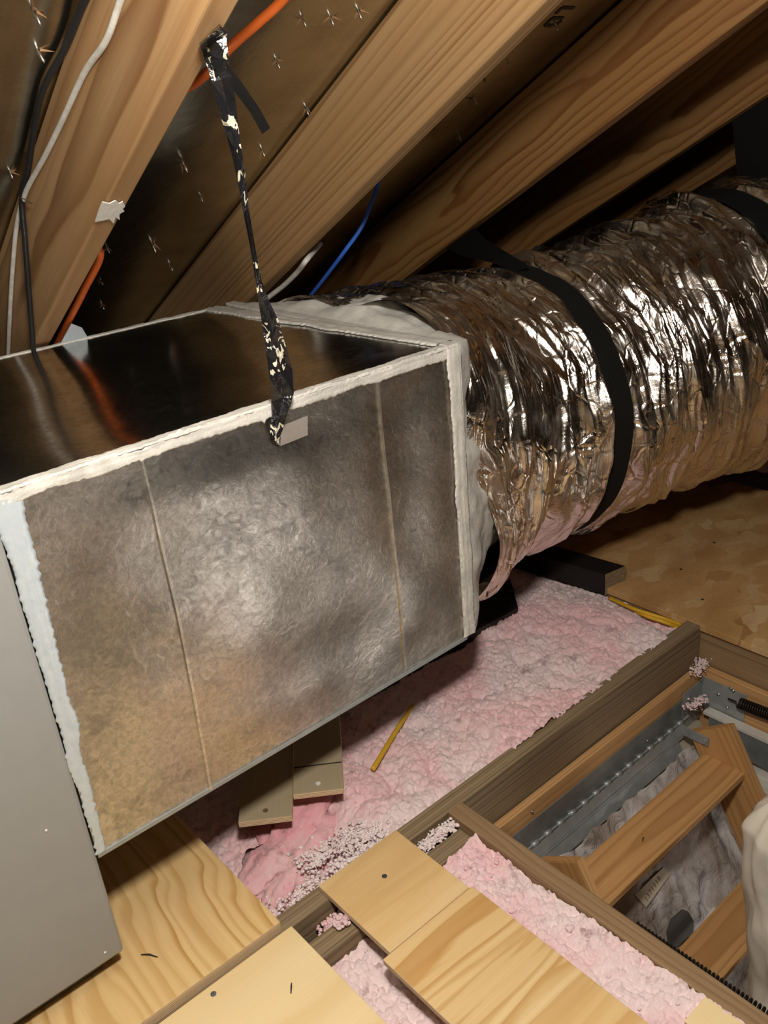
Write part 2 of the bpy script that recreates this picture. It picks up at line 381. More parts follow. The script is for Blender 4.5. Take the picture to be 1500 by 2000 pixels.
def foil_mat():
    s = NT('crinkled_silver_foil'); v = s.coord((1, 1, 1), 'UV', rnd=False)
    mp = s.n('ShaderNodeMapping'); mp.inputs['Scale'].default_value = (1, .10, 1); s.l(v, mp.inputs[0])
    a = s.noise(mp.outputs[0], 30, 4, .55, .6); 
    vo = s.n('ShaderNodeTexVoronoi', _feature='DISTANCE_TO_EDGE'); vo.inputs['Scale'].default_value = 26; 
    nz = s.n('ShaderNodeTexNoise'); nz.inputs['Scale'].default_value = 8; s.l(v, nz.inputs['Vector'])
    ad = s.n('ShaderNodeVectorMath', _operation='MULTIPLY_ADD'); s.l(nz.outputs['Color'], ad.inputs[0]); ad.inputs[1].default_value = (.12, .12, .12); s.l(v, ad.inputs[2])
    mp2 = s.n('ShaderNodeMapping'); mp2.inputs['Scale'].default_value = (1, .5, 1); s.l(ad.outputs[0], mp2.inputs[0])
    s.l(mp2.outputs[0], vo.inputs['Vector'])
    b = s.noise(v, 90, 4, .6, 1.2)
    cre = s.ramp(vo.outputs['Distance'], [(0, (0, 0, 0)), (.10, (1, 1, 1))])
    nb = s.bump(a, .5, .010); nb = s.bump(cre, .45, .0025, nb); nb = s.bump(b, .22, .004, nb)
    # printed block of small lettering and a printed curved line
    sx = s.n('ShaderNodeSeparateXYZ'); s.l(v, sx.inputs[0])
    pr = None
    for (u0, u1, v0, v1) in ((.36, .50, .42, .60), (1.10, 1.24, .40, .56), (1.55, 1.66, .42, .6)):
        r = s.math('MULTIPLY', s.math('GREATER_THAN', sx.outputs[0], u0), s.math('LESS_THAN', sx.outputs[0], u1))
        r = s.math('MULTIPLY', r, s.math('GREATER_THAN', sx.outputs[1], v0)); r = s.math('MULTIPLY', r, s.math('LESS_THAN', sx.outputs[1], v1))
        pr = r if pr is None else s.math('MAXIMUM', pr, r)
    mpt = s.n('ShaderNodeMapping'); mpt.inputs['Scale'].default_value = (160, 70, 1); s.l(v, mpt.inputs[0])
    tn = s.noise(mpt.outputs[0], 1, 1)
    row = s.math('GREATER_THAN', s.math('SINE', s.math('MULTIPLY', sx.outputs[0], 420)), .1)
    pr = s.math('MULTIPLY', pr, s.math('MULTIPLY', row, s.math('GREATER_THAN', tn, .5)))
    ln = s.math('LESS_THAN', s.math('ABSOLUTE', s.math('ADD', s.math('SUBTRACT', sx.outputs[1], .34), s.math('MULTIPLY', s.noise(v, 9, 1), -.10))), .0022)
    pr = s.math('MAXIMUM', pr, ln)
    c = s.mix(s.ramp(s.noise(v, 5, 3), [(.4, (0, 0, 0)), (.7, (1, 1, 1))]), (.90, .83, .76), (.72, .65, .58))
    c = s.mix(s.math('MULTIPLY', pr, .85), c, (.05, .035, .05))
    r = s.n('ShaderNodeMapRange'); s.l(s.noise(v, 12, 3), r.inputs[0]); r.inputs[1].default_value = .35; r.inputs[2].default_value = .65; r.inputs[3].default_value = .13; r.inputs[4].default_value = .34
    return s.done(c, r.outputs[0], 1, nb)
M['foil'] = foil_mat()

def sheath_mat():
    s = NT('foil_faced_sheathing'); v = s.coord((1, 1, 1), rnd=False)
    n1 = s.noise(v, 6, 4, .6); st = s.noise(s.coord((90, 4, 4), rnd=False), 1, 3)
    c = s.mix(s.ramp(n1, [(.4, (0, 0, 0)), (.65, (1, 1, 1))]), (.58, .59, .54), (.38, .38, .34))
    vo = s.n('ShaderNodeTexVoronoi', _feature='F1'); vo.inputs['Scale'].default_value = 70; vo.inputs['Randomness'].default_value = 0
    s.l(v, vo.inputs[0]); dot = s.math('LESS_THAN', vo.outputs['Distance'], .12)
    c = s.mix(s.math('MULTIPLY', dot, .5), c, (.75, .7, .6))
    c = s.mix(s.math('MULTIPLY', st, .3), c, (.5, .44, .34))
    return s.done(c, .20, 1, s.bump(s.math('ADD', n1, s.math('MULTIPLY', st, .06)), .10, .015))
M['sheath'] = sheath_mat()

def pink_mat(name, c0, c1, c2):
    s = NT(name); v = s.coord((1, 1, 1), rnd=False)
    a = s.noise(v, 5.5, 4, .6); b = s.noise(v, 60, 5, .7); d = s.noise(v, 26, 4, .65)
    c = s.mix(s.ramp(a, [(.42, (0, 0, 0)), (.58, (1, 1, 1))]), c0, c1)
    c = s.mix(s.ramp(b, [(.3, (0, 0, 0)), (.8, (.7, .7, .7))]), c, c2)
    c = s.mix(s.ramp(d, [(.57, (0, 0, 0)), (.70, (.6, .6, .6))]), c, (.24, .12, .12))
    s.b.inputs['Sheen Weight'].default_value = .25
    return s.done(c, .95, 0, s.bump(b, .6, .006), .1)
M['pink'] = pink_mat('pink_blown_fibre', (.78, .46, .49), (.76, .61, .61), (.88, .72, .72))
M['pinkbatt'] = pink_mat('pink_batt_fibre', (.80, .33, .39), (.76, .50, .51), (.84, .56, .57))
M['whitefluff'] = pink_mat('pale_blown_fibre', (.80, .64, .65), (.84, .74, .74), (.90, .80, .80))
def plastic_mat():
    s = NT('crinkled_clear_plastic'); v = s.coord((1, 1, 1), rnd=False)
    a = s.noise(v, 22, 5, .6, 1.5); b = s.noise(v, 8, 3, .5, 1)
    nb = s.bump(a, .8, .015); nb = s.bump(b, .8, .03, nb)
    c = s.mix(s.ramp(b, [(.4, (0, 0, 0)), (.6, (1, 1, 1))]), (.66, .62, .61), (.42, .35, .30))
    s.b.inputs['Transmission Weight'].default_value = .3; s.b.inputs['IOR'].default_value = 1.2
    return s.done(c, .26, 0, nb, .9)
M['plastic'] = plastic_mat()
def clear_mat():
    s = NT('clear_tape'); s.b.inputs['Alpha'].default_value = .16
    return s.done((.8, .72, .66), .2, 0)
M['clear'] = clear_mat()

# ------------------------------------------------------------------ the setting
def struct(name, bm, mat, smooth=False):
    return tag(obj(name, bm, mat, None, smooth), kind='structure')
# roof sheathing over the rafters (in the roof's own frame so its texture lies along the slope)
bm = bmesh.new(); add_box(bm, (-2.2, -3.4, 0), (4.6, 3.6, .012))
MROOF = frame(R_(0, 0, KSH), RE, RD)
if MROOF.to_3x3().col[2].dot(RN) < 0: pass
roof = tag(obj('ceiling', bm, M['sheath'], M=Matrix.Translation(RN * 0) @ Matrix((RE, RD, RE.cross(RD))).transposed().to_4x4()), kind='structure')
sgn = 1 if RE.cross(RD).dot(RN) > 0 else -1
roof.matrix_world = Matrix.Translation(RN * (KSH if sgn > 0 else KSH + .012)) @ roof.matrix_world
def stroke(bm, a, b, wd):
    a, b = PS(*a, KSH - .0005), PS(*b, KSH - .0005); d = (b - a).normalized(); sd = d.cross(RN).normalized() * wd / 2
    q = [bm.verts.new(x) for x in (a - sd, a + sd, b + sd, b - sd)]; r = [bm.verts.new(x.co - RN * .0006) for x in q]
    bm.faces.new(q); bm.faces.new(r[::-1])
    for i in range(4): bm.faces.new((q[i], q[(i + 1) % 4], r[(i + 1) % 4], r[i]))
bm = bmesh.new()
for a, b in (((1086, 27), (1098, 15)), ((1097, 15), (1121, 16)), ((1064, 50), (1078, 36)), ((1077, 36), (1100, 36)), ((1065, 50), (1083, 50)), ((1082, 50), (1098, 41)), ((1110, 0), (1117, -6))):
    stroke(bm, a, b, .009)
mk = obj('stamped_mark', bm, M['ink'], roof)
# opposite slope behind the camera, eaves wall, gable walls, drywall lid under the joists
ridge_y = -1.75; rz = (KSH - RN.y * ridge_y) / RN.z
bm = bmesh.new(); vs = [bm.verts.new(p) for p in ((-2.6, ridge_y, rz), (5.2, ridge_y, rz), (5.2, ridge_y - 4.6, rz - 2.45), (-2.6, ridge_y - 4.6, rz - 2.45))]
vs2 = [bm.verts.new(v.co + V((0, -.006, .012))) for v in vs]; bm.faces.new(vs); bm.faces.new(vs2[::-1])
for i in range(4): bm.faces.new((vs[i], vs[(i + 1) % 4], vs2[(i + 1) % 4], vs2[i]))
struct('ceiling_opposite_slope', bm, M['lowbounce'])
bm = bmesh.new(); add_box(bm, (-2.6, 3.3, -.3), (5.2, 3.34, .35)); struct('wall_eaves', bm, M['lowbounce'])
bm = bmesh.new(); add_box(bm, (-2.66, -6.4, -.3), (-2.6, 3.34, 3.2)); struct('wall_left', bm, M['lowbounce'])
bm = bmesh.new(); add_box(bm, (4.75, -6.4, -.3), (4.8, 3.34, 3.2)); struct('wall_right', bm, M['lowbounce'])
HX0, HX1, HY1, HY0 = .909, 1.765, .978, -1.0
bm = bmesh.new()
for lo, hi in (((-2.6, -6.3, -.292), (HX0, 3.3, -.28)), ((HX1, -6.3, -.292), (4.7, 3.3, -.28)), ((HX0, HY1, -.292), (HX1, 3.3, -.28)), ((HX0, -6.3, -.292), (HX1, HY0, -.28))):
    add_box(bm, lo, hi)
struct('floor', bm, M['whitepaint'])
bm = bmesh.new(); add_box(bm, (-1, -2.2, -2.62), (3.6, 2.6, -2.6)); struct('floor_below', bm, M['rafter2'])
for nm, lo, hi in (('wall_below_back', (-1, 2.6, -2.6), (3.6, 2.63, -.3)), ('wall_below_front', (-1, -2.23, -2.6), (3.6, -2.2, -.3)), ('wall_below_left', (-1.03, -2.2, -2.6), (-1, 2.6, -.3)), ('wall_below_right', (3.6, -2.2, -2.6), (3.63, 2.6, -.3))):
    bm = bmesh.new(); add_box(bm, lo, hi); struct(nm, bm, M['whitepaint'])
# decking behind the photographer
bm = bmesh.new(); add_box(bm, (-2.5, -6.2, -.02), (HX0 - .06, -.55, -.002)); struct('floor_rear_decking', bm, M['ply'])

# ------------------------------------------------------------------ rafters
def rafter(s_right, mat, label, t0=-2.6, t1=2.9, depth=None):
    d = depth or (KSH - KLOW - .003)
    M_ = frame(R_(s_right, t0, KLOW), RD, -RE)      # x down slope, y towards -RE, z = x cross y
    z = M_.to_3x3().col[2]
    bm = bmesh.new()
    if z.dot(RN) > 0: add_box(bm, (0, 0, 0), (t1 - t0, .038, d), None, .003)
    else: add_box(bm, (0, 0, -d), (t1 - t0, .038, 0), None, .003)
    return tag(obj('rafter', bm, mat, M=M_), label, 'beam', 'rafters under the foil sheathing')
rafter(.588, M['rafter'], 'pale pine rafter nearest the camera, with white and black cables and a torn paper label')
rafter(1.126, M['rafterfine'], 'second rafter, the pale straight-grained one right of the black printed strap')
rafter(1.735, M['rafter2'], 'third rafter, orange pine with wavy grain, above the start of the foil duct')
rafter(2.350, M['rafter2'], 'fourth rafter, orange brown, carrying the far black strap over the foil duct')
rafter(2.960, M['rafter2'], 'farthest rafter, dark and seen only between the fourth rafter and the foil duct')

# ------------------------------------------------------------------ joists, decking boards
def joist(name, y_near, y_far, x0, x1, ztop, zbot, mat, label):
    bm = bmesh.new(); add_box(bm, (0, 0, zbot - ztop), (x1 - x0, y_far - y_near, 0), None, .003)
    return tag(obj(name, bm, mat, M=Matrix.Translation((x0, y_near, ztop))), label, 'beam')
joist('ceiling_joist', .980, 1.018, -1.2, 1.762, -.0025, -.279, M['joist'], 'long grey brown joist between the pink insulation and the attic hatch')
joist('ceiling_joist', .905, .944, -1.2, .868, -.014, -.279, M['joist'], 'grey brown sister joist running under the two front plywood boards to the hatch header')
joist('ceiling_joist', 1.90, 1.94, -1.2, 3.6, -.03, -.279, M['joist'], 'joist far back behind the sheet metal duct under the rafters')
def ybeam(name, xa, xb, y0, y1, ztop, zbot, mat, label):
    bm = bmesh.new(); add_box(bm, (0, -(xb - xa), zbot - ztop), (y1 - y0, 0, 0), None, .003)
    return tag(obj(name, bm, mat, M=frame((xa, y0, ztop), (0, 1, 0), (-1, 0, 0))), label, 'beam')
ybeam('hatch_header', .870, .908, -1.05, .978, .004, -.279, M['joistbrown'], 'brown header beam along the near side of the attic hatch with pink fluff against it')
ybeam('hatch_header', 1.766, 1.804, -1.05, 1.3, -.020, -.279, M['joistbrown'], 'brown beam under the edge of the oriented strand board')

def ply(name, x0, x1, y0, y1, ztop, T, mat, label, grain='x', pts=None):
    """plywood board with edge plies as a part"""
    bm = bmesh.new()
    if grain == 'x':
        add_box(bm, (0, 0, -T), (x1 - x0, y1 - y0, 0), None, .0015); M_ = Matrix.Translation((x0, y0, ztop))
    else:
        add_box(bm, (0, -(x1 - x0), -T), (y1 - y0, 0, 0), None, .0015); M_ = frame((x0, y0, ztop), (0, 1, 0), (-1, 0, 0))
    o = obj(name, bm, mat, M=M_); o.data.materials.append(M['plyedge'])
    for p in o.data.polygons:
        if abs((M_.to_3x3() @ p.normal).z) < .5: p.material_index = 1
    return tag(o, label, 'board')
b1 = ply('plywood_board', -.55, .4875, .986, 1.44, .020, .0222, M['ply'], 'plywood board with swirling grain under the grey cabinet and the sheet metal duct', 'y')
b2 = ply('plywood_board', -.6, .501, .30, .9755, .008, .0103, M['plypale'], 'pale plywood board at the bottom edge, left of the gap full of fluff')
b3 = ply('plywood_board', .583, .766, .8175, 1.009, .010, .0122, M['plyband'], 'short plywood piece with one screw laid across the two joists', 'x')
b4 = ply('plywood_board', .567, .772, -.3, .8165, .010, .0125, M['plyband'], 'long banded plywood strip along the pink fluff beside the hatch header', 'x')
b5 = ply('plywood_board', .812, .868, .05, .432, .008, .012, M['plypale'], 'corner of a small plywood offcut at the bottom edge against the hatch header')

def screw(parent, x, y, z, r=.0048):
    bm = bmesh.new(); cyl(bm, (x, y, z - .001), (x, y, z + .0012), r, 14)
    add_box(bm, (x - r * .7, y - r * .14, z + .0011), (x + r * .7, y + r * .14, z + .0016)); add_box(bm, (x - r * .14, y - r * .7, z + .0011), (x + r * .14, y + r * .7, z + .0016))
    return obj('screw', bm, M['screw'], parent)
p = P(417, 1942, 2, 0); p = P(417, 1942, 2, .008); screw(b2, p.x, p.y, .008)
p = P(751, 1712, 2, 0); p = P(751, 1712, 2, .010); screw(b3, p.x, p.y, .010)

# OSB deck on the right
bm = bmesh.new(); add_box(bm, (0, 0, -.018), (.83, 2.3, 0), None, .001)
osb = tag(obj('strand_board', bm, M['osb'], M=Matrix.Translation((1.757, -.62, .0))), 'oriented strand board decking on the right beside the foil duct', 'board')
for (px, py) in ((1372, 1171), (1330, 1112), (1395, 1060)):
    q = P(px, py, 2, 0); bm = bmesh.new(); cyl(bm, (q.x, q.y, -.001), (q.x, q.y, .0008), .004, 12); obj('nail_head', bm, M['darkbit'], osb)

# two grey-beige plywood strips reaching out from under the duct
sd = V((1143, 1544, 0)).normalized(); sx = V((sd.y, -sd.x, 0))
def strip(px, py, px2, py2, z, T, L, label, line=False):
    a = P(px, py, 2, z); b = P(px2, py2, 2, z)
    W = (b - a).dot(sx); b = a + sx * W
    M_ = frame(a, sd, -sx)
    zc = M_.to_3x3().col[2].z
    bm = bmesh.new(); add_box(bm, (0, -W, -T if zc > 0 else 0), (L, 0, 0 if zc > 0 else T), None, .001)
    o = obj('plywood_strip', bm, M['plygray'], M=M_); o.data.materials.append(M['plyedge'])
    for f in o.data.polygons:
        if abs(f.normal.z) < .5: f.material_index = 1
    tag(o, label, 'board')
    bm = bmesh.new(); c = a + sx * W * .5 + sd * .022; cyl(bm, c - V((0, 0, .001)), c + V((0, 0, .0012)), .005, 12); obj('screw', bm, M['brownink'] if not line else M['label'], o)
    if line:
        bm = bmesh.new(); m2 = frame(a + sd * .075 + V((0, 0, .0003)), sx, sd); add_box(bm, (0.001, 0, -.0003), (W - .001, .003, .0003), m2); obj('pencil_line', bm, M['ink'], o)
    return o
strip(465, 1606, 570, 1597, .035, .014, .5, 'nearer of the two grey beige plywood strips poking out under the duct')
strip(572, 1552, 671, 1542, .049, .013, .5, 'farther grey beige plywood strip under the duct, with a pencil line across it', True)

# ------------------------------------------------------------------ insulation
def puff(x, y, sc=1.0, seed=0, lay=((15, .024), (38, .014), (90, .008), (150, .004))):
    h = 0
    for k, (f, a) in enumerate(lay):
        q = V((x * f + seed, y * f, .5 + k)) + noise.noise_vector(V((x * f * .4, y * f * .4, 3 + k + seed))) * .45
        dd = noise.voronoi(q)[0][0]
        h += a * (math.sqrt(max(0, 1 - dd * dd * 1.2)) - .15)
    h += .004 * noise.noise(V((x * 150, y * 150, seed))) + .002 * noise.noise(V((x * 320, y * 320, seed)))
    return h * sc
def ico_data(sub):
    bm = bmesh.new(); bmesh.ops.create_icosphere(bm, subdivisions=sub, radius=1); bm.verts.index_update()
    r = ([v.co.copy() for v in bm.verts], [[v.index for v in f.verts] for f in bm.faces]); bm.free(); return r
ICO = ico_data(2)
def add_tuft(vs, fs, c, r, sq, rough=.9):
    b = len(vs); k = c * 50
    for q in ICO[0]:
        nn = 1 + rough * noise.noise(q * 1.3 + k) + .22 * noise.noise(q * 4.0 + k)
        vs.append((c.x + q.x * r * sq[0] * nn, c.y + q.y * r * sq[1] * nn, c.z + q.z * r * sq[2] * nn))
    fs.extend([[b + i for i in f] for f in ICO[1]])
def mesh_obj(name, vs, fs, mat):
    me = bpy.data.meshes.new(name); me.from_pydata(vs, [], fs); me.update()
    me.polygons.foreach_set('use_smooth', [True] * len(fs))
    return link(name, me, mat)
def fluff_sheet(name, x0, x1, y0, y1, base, mat, label, step=.0031, tufts=500, seed=0, cat='insulation', lay=((15, .024), (38, .014), (90, .008), (150, .004))):
    nx = int((x1 - x0) / step); ny = int((y1 - y0) / step); vs = []; fs = []
    for j in range(ny + 1):
        y = y0 + (y1 - y0) * j / ny
        for i in range(nx + 1):
            x = x0 + (x1 - x0) * i / nx
            o = noise.noise_vector(V((x * 90, y * 90, 9)))
            vs.append((x + .003 * o.x, y + .003 * o.y, base(x, y) + puff(x, y, 1, seed, lay)))
    for j in range(ny):
        for i in range(nx):
            a = j * (nx + 1) + i; fs.append((a, a + 1, a + nx + 2, a + nx + 1))
    for k in range(tufts):
        x = random.uniform(x0 + .01, x1 - .01); y = random.uniform(y0 + .01, y1 - .01); r = random.choice((.002, .0028, .0035, .005)) * random.uniform(.7, 1.3)
        c = V((x, y, base(x, y) + puff(x, y, 1, seed, lay) - r * .1))
        add_tuft(vs, fs, c, r, (random.uniform(.7, 1.5), random.uniform(.7, 1.5), random.uniform(.5, .9)), .5)
    return tag(mesh_obj(name, vs, fs, mat), label, cat, kind='stuff')
def baseA(x, y):
    b = -.045
    b += .014 * noise.noise(V((x * 3, y * 3, 2)))
    if x > 1.1: b += .010
    if x > 1.66: b -= .03 * min(1, (x - 1.66) / .08)
    if x < .78: b -= .055 * min(1, (.78 - x) / .12)      # hollow under the duct's left half
    return b
fluff_sheet('blown_insulation', .12, 1.762, 1.006, 1.88, baseA, M['pink'], 'deep pink blown insulation between the joist and the sheet metal duct', tufts=500, seed=1)
def baseB(x, y):
    return -.082 + .016 * noise.noise(V((x * 5, y * 5, 5))) + .04 * min(1, max(0, (x - .68) / .12)) + .012 * max(0, (x - .82) / .05)
fluff_sheet('blown_insulation', .44, .869, .1, .904, baseB, M['pink'], 'pink blown insulation in the narrow gaps beside the banded plywood strip', tufts=300, seed=4, step=.0026, lay=((16, .018), (48, .010), (110, .009), (170, .005)))
def baseC(x, y): return .02 + .01 * noise.noise(V((x * 5, y * 5, 5)))
fluff_sheet('blown_insulation', 2.59, 4.2, .7, 1.9, baseC, M['pink'], 'patch of pink insulation at the far right beyond the strand board', tufts=100, seed=8, step=.012)
# fluff crumbs on the sister joist and along the decking
def crumbs(name, spots, n, label, mat, spread=.02, rr=(.0022, .006)):
    vs = []; fs = []
    for k in range(int(n * 4)):
        a, b = random.choice(spots); t = random.random(); c = V(a).lerp(V(b), t) + V((random.gauss(0, spread), random.gauss(0, spread), abs(random.gauss(0, .004))))
        add_tuft(vs, fs, c, random.uniform(*rr) * random.uniform(.35, .75), (random.uniform(.7, 1.5), random.uniform(.7, 1.5), random.uniform(.5, 1)), .3)
    return tag(mesh_obj(name, vs, fs, mat), label, 'insulation', kind='stuff')
crumbs('insulation_crumbs', [((.56, .962, -.04), (.585, .962, -.04))], 60, 'loose pink fluff crumbs between the joists left of the short plywood piece', M['pink'], .008)
crumbs('insulation_crumbs', [((.785, .962, -.022), (.862, .962, -.018))], 130, 'loose white pink crumbs between the joists near the hatch header corner', M['whitefluff'], .006)
crumbs('insulation_crumbs', [((.855, .85, -.03), (.855, .3, -.035)), ((.845, .85, -.04), (.845, .3, -.045))], 160, 'pale crumbly fluff piled up against the side of the hatch header', M['pink'], .009, (.002, .0055))
crumbs('insulation_crumbs', [((.52, 1.04, -.03), (.80, 1.04, -.02)), ((.62, 1.10, -.03), (.78, 1.07, -.02))], 420, 'white crumbly fluff along the joist behind the short plywood piece', M['whitefluff'], .014, (.002, .006))
crumbs('insulation_crumbs', [((1.69, .945, -.10), (1.755, .965, -.10)), ((1.64, .93, -.165), (1.69, .92, -.16))], 90, 'white fluff crumbs caught in the far corner of the hatch frame', M['pink'], .008, (.002, .005))
q = P(665, 1806, 2, -.012); crumbs('insulation_clump', [((q.x, q.y, -.008), (q.x + .006, q.y, -.006))], 22, 'single small clump of fluff lying on the sister joist', M['pink'], .005, (.004, .007))

# torn piece of pink batt
def batt():
    bm = bmesh.new()
    segs = [[(.50, 1.16, -.07), (.58, 1.17, -.055), (.67, 1.19, -.04), (.76, 1.24, -.03), (.84, 1.30, -.045)],
            [(.52, 1.10, -.075), (.60, 1.12, -.06), (.68, 1.14, -.045), (.74, 1.19, -.045)],
            [(.74, 1.12, -.045), (.80, 1.15, -.04), (.84, 1.20, -.045), (.86, 1.28, -.05)],
            [(.60, 1.22, -.065), (.66, 1.28, -.06), (.70, 1.34, -.06)]]
    for k, sg in enumerate(segs):
        path = cat_rom(sg, 26); n = len(path); R = [.040, .032, .030, .034][k]; rings = []
        for i, p in enumerate(path):
            t = i / (n - 1); d = (path[min(i + 1, n - 1)] - path[max(i - 1, 0)]).normalized(); u = d.cross(V((0, 0, 1))).normalized(); w_ = u.cross(d)
            ring = []
            for a in range(40):
                an = 2 * math.pi * a / 40
                r = R * (math.sin(math.pi * min(max(t, .02), .98)) ** .4)
                r *= 1 + .5 * noise.noise(V((t * 5, math.cos(an) * 1.6, math.sin(an) * 1.6 + k * 9))) + .28 * noise.noise(V((t * 9, math.cos(an) * 6, math.sin(an) * 6 + k * 5))) + .12 * noise.noise(V((t * 40, math.cos(an) * 14, math.sin(an) * 14)))
                ring.append(bm.verts.new(p + u * math.cos(an) * r * 1.2 + w_ * math.sin(an) * r * .75))
            rings.append(ring)
        for a, b in zip(rings, rings[1:]):
            for j in range(40): bm.faces.new((a[j], a[(j + 1) % 40], b[(j + 1) % 40], b[j]))
        bm.faces.new(rings[0][::-1]); bm.faces.new(rings[-1])
    return tag(obj('insulation_batt', bm, M['pinkbatt'], None, True), 'torn wad of bright pink batt insulation below the two grey beige plywood strips', 'insulation')
batt()
# yellow cables and dark scraps on the insulation
def flat_cable(pts, r, label, name='yellow_cable'):
    return tag(tube(name, pts, r, M['yellow'], n=8), label, 'cable')
flat_cable([P(728, 1503, 2, .002), P(760, 1450, 2, .004), P(788, 1405, 2, -.002), P(812, 1370, 2, -.02)], .0055, 'short piece of yellow cable lying alone on the pink insulation')
flat_cable([P(1190, 1168, 2, -.02), P(1240, 1190, 2, .0), P(1290, 1206, 2, -.002), P(1335, 1222, 2, -.03)], .005, 'upper of two yellow cables by the strand board corner')
flat_cable([P(1225, 1186, 2, -.02), P(1262, 1203, 2, -.004), P(1300, 1216, 2, -.008), P(1330, 1228, 2, -.035)], .005, 'lower of two yellow cables by the strand board corner')
def scrap(px, py, z, r, label):
    c = P(px, py, 2, z); bm = bmesh.new(); g = bmesh.ops.create_icosphere(bm, subdivisions=3, radius=r)
    for v in g['verts']:
        v.co = V((v.co.x * 1.5, v.co.y * .7, v.co.z * .5)) * (1 + .8 * noise.noise(v.co * 150 + c * 9)) + c
    tag(obj('dark_scrap', bm, M['darkbit'], None, False), label, 'scrap')
scrap(893, 1264, -.0, .016, 'larger dark scrap in the insulation beside the duct corner')
scrap(1000, 1392, -.005, .007, 'small black scrap in the middle of the pink insulation')
scrap(1262, 1247, -.005, .008, 'small dark green scrap in the insulation near the hatch joist')

# black blocks under the foil duct
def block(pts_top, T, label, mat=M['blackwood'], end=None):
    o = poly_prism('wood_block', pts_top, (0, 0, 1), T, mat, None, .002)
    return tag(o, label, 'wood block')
z = .045
c0 = P(1182, 1122, 2, z); c1 = P(1222, 1105, 2, z); 
ax = (P(1182, 1122, 2, z) - P(940, 1050, 2, z)).normalized()
bA = block([c0, c1, c1 - ax * .62, c0 - ax * .62], .066, 'long black block under the foil duct with a pale cut end')
e0, e1 = c0 + ax * .0006, c1 + ax * .0006
poly_prism('cut_end', [e0, e1, e1 - V((0, 0, .066)), e0 - V((0, 0, .066))], ax, .0005, M['endgrain'], bA)['label'] = 'pale sawn end of the block'
z = .02
d0 = P(1012, 1186, 2, z); d1 = P(1014, 1146, 2, z); a2 = V((-1, .05, 0)).normalized()
bB = block([d0, d0 + a2 * .5, d1 + a2 * .5, d1 + V((.02, .05, 0))], .03, 'short black block with one bolt beneath the end of the duct')
qb = P(997, 1154, 2, z); bm = bmesh.new(); cyl(bm, qb, qb + V((0, 0, .004)), .009, 16); obj('bolt', bm, M['blackiron'], bB, True)

# ------------------------------------------------------------------ air handler cabinet
BY, BZ0, BZ1 = 1.087, .262, .853
cab = empty('air_handler', (-.1, 1.3, .03), 'plain light grey air handler cabinet at the left edge, joined to the sheet metal duct', 'air handler')
bm = bmesh.new(); add_box(bm, (-.62, BY - .001, .060), (.262, 1.75, .862), None, .006); obj('body', bm, M['cabinet'], cab, True)
me = cab.children[0].data
for p_ in me.polygons: p_.use_smooth = False
for (px, py) in ((90, 1622), (205, 1860)):
    q = P(px, py, 1, BY - .001); bm = bmesh.new(); g = bmesh.ops.create_icosphere(bm, subdivisions=2, radius=.002)
    for v in g['verts']: v.co += q
    obj('paint_fleck', bm, M['label'], cab)
for y_ in (1.12, 1.39):
    bm = bmesh.new(); add_box(bm, (-.5, y_, .0202), (.23, y_ + .04, .0605)); obj('foot_rail', bm, M['steeldark'], cab)

# ------------------------------------------------------------------ sheet metal duct box
duct = empty('sheet_metal_duct', (.65, 1.4, BZ0), 'galvanised sheet metal duct box with white mastic along its edges', 'duct')
X0, X1, Y0, Y1 = .2635, 1.052, BY, 1.812
def panel(name, org, ux, uy, nrm, LX, LY, mat, bulge, nx=90, ny=70):
    bm = bmesh.new(); org, ux, uy, nrm = V(org), V(ux), V(uy), V(nrm); rows = []
    for j in range(ny + 1):
        row = []
        for i in range(nx + 1):
            a, b = i / nx, j / ny
            row.append(bm.verts.new(org + ux * LX * a + uy * LY * b + nrm * bulge(a, b)))
        rows.append(row)
    for a, b in zip(rows, rows[1:]):
        for i in range(nx): bm.faces.new((a[i], a[i + 1], b[i + 1], b[i]))
    back = [bm.verts.new(org + ux * LX * a + uy * LY * b - nrm * .01) for a, b in ((0, 0), (1, 0), (1, 1), (0, 1))]
    o = obj(name, bm, mat, duct, True); return o
def bulge_front(a, b):
    e = min(1, 6 * min(a, 1 - a, b, 1 - b) + .0)
    s = e * e * (3 - 2 * e)
    v = .010 * math.sin(math.pi * a) * math.sin(math.pi * b)
    v += .007 * math.exp(-(((a - .42) / .16) ** 2 + ((b - .42) / .22) ** 2)) - .006 * math.exp(-(((a - .60) / .13) ** 2 + ((b - .2) / .16) ** 2)) - .006 * math.exp(-(((a - .86) / .1) ** 2 + ((b - .6) / .3) ** 2))
    v += .009 * noise.noise(V((a * 3.0, b * 2.2, 4.3))) + .0025 * noise.noise(V((a * 8, b * 6, 2)))
    return v * s
panel('front_panel', (X0, Y0, BZ0), (1, 0, 0), (0, 0, 1), (0, -1, 0), X1 - X0, BZ1 - BZ0, M['galv'], bulge_front)
def bulge_top(a, b):
    e = min(1, 6 * min(a, 1 - a, b, 1 - b)); s = e * e * (3 - 2 * e)
    return s * (.006 * noise.noise(V((a * 2.5, b * 2, 1))) - .006 * math.sin(math.pi * a) * math.sin(math.pi * b)) 
panel('top_panel', (X0, Y0, BZ1), (1, 0, 0), (0, 1, 0), (0, 0, 1), X1 - X0, Y1 - Y0, M['galvtop'], bulge_top)
bm = bmesh.new()
for lo, hi in (((X0, Y0 + .002, BZ0), (X1, Y1, BZ0 + .002)), ((X0, Y1 - .002, BZ0), (X1, Y1, BZ1 - .002)), ((X1 - .002, Y0 + .002, BZ0), (X1, Y1, BZ1 - .002)), ((X0, Y0 + .002, BZ0), (X0 + .002, Y1, BZ1 - .002))):
    add_box(bm, lo, hi)
obj('shell', bm, M['galv'], duct)
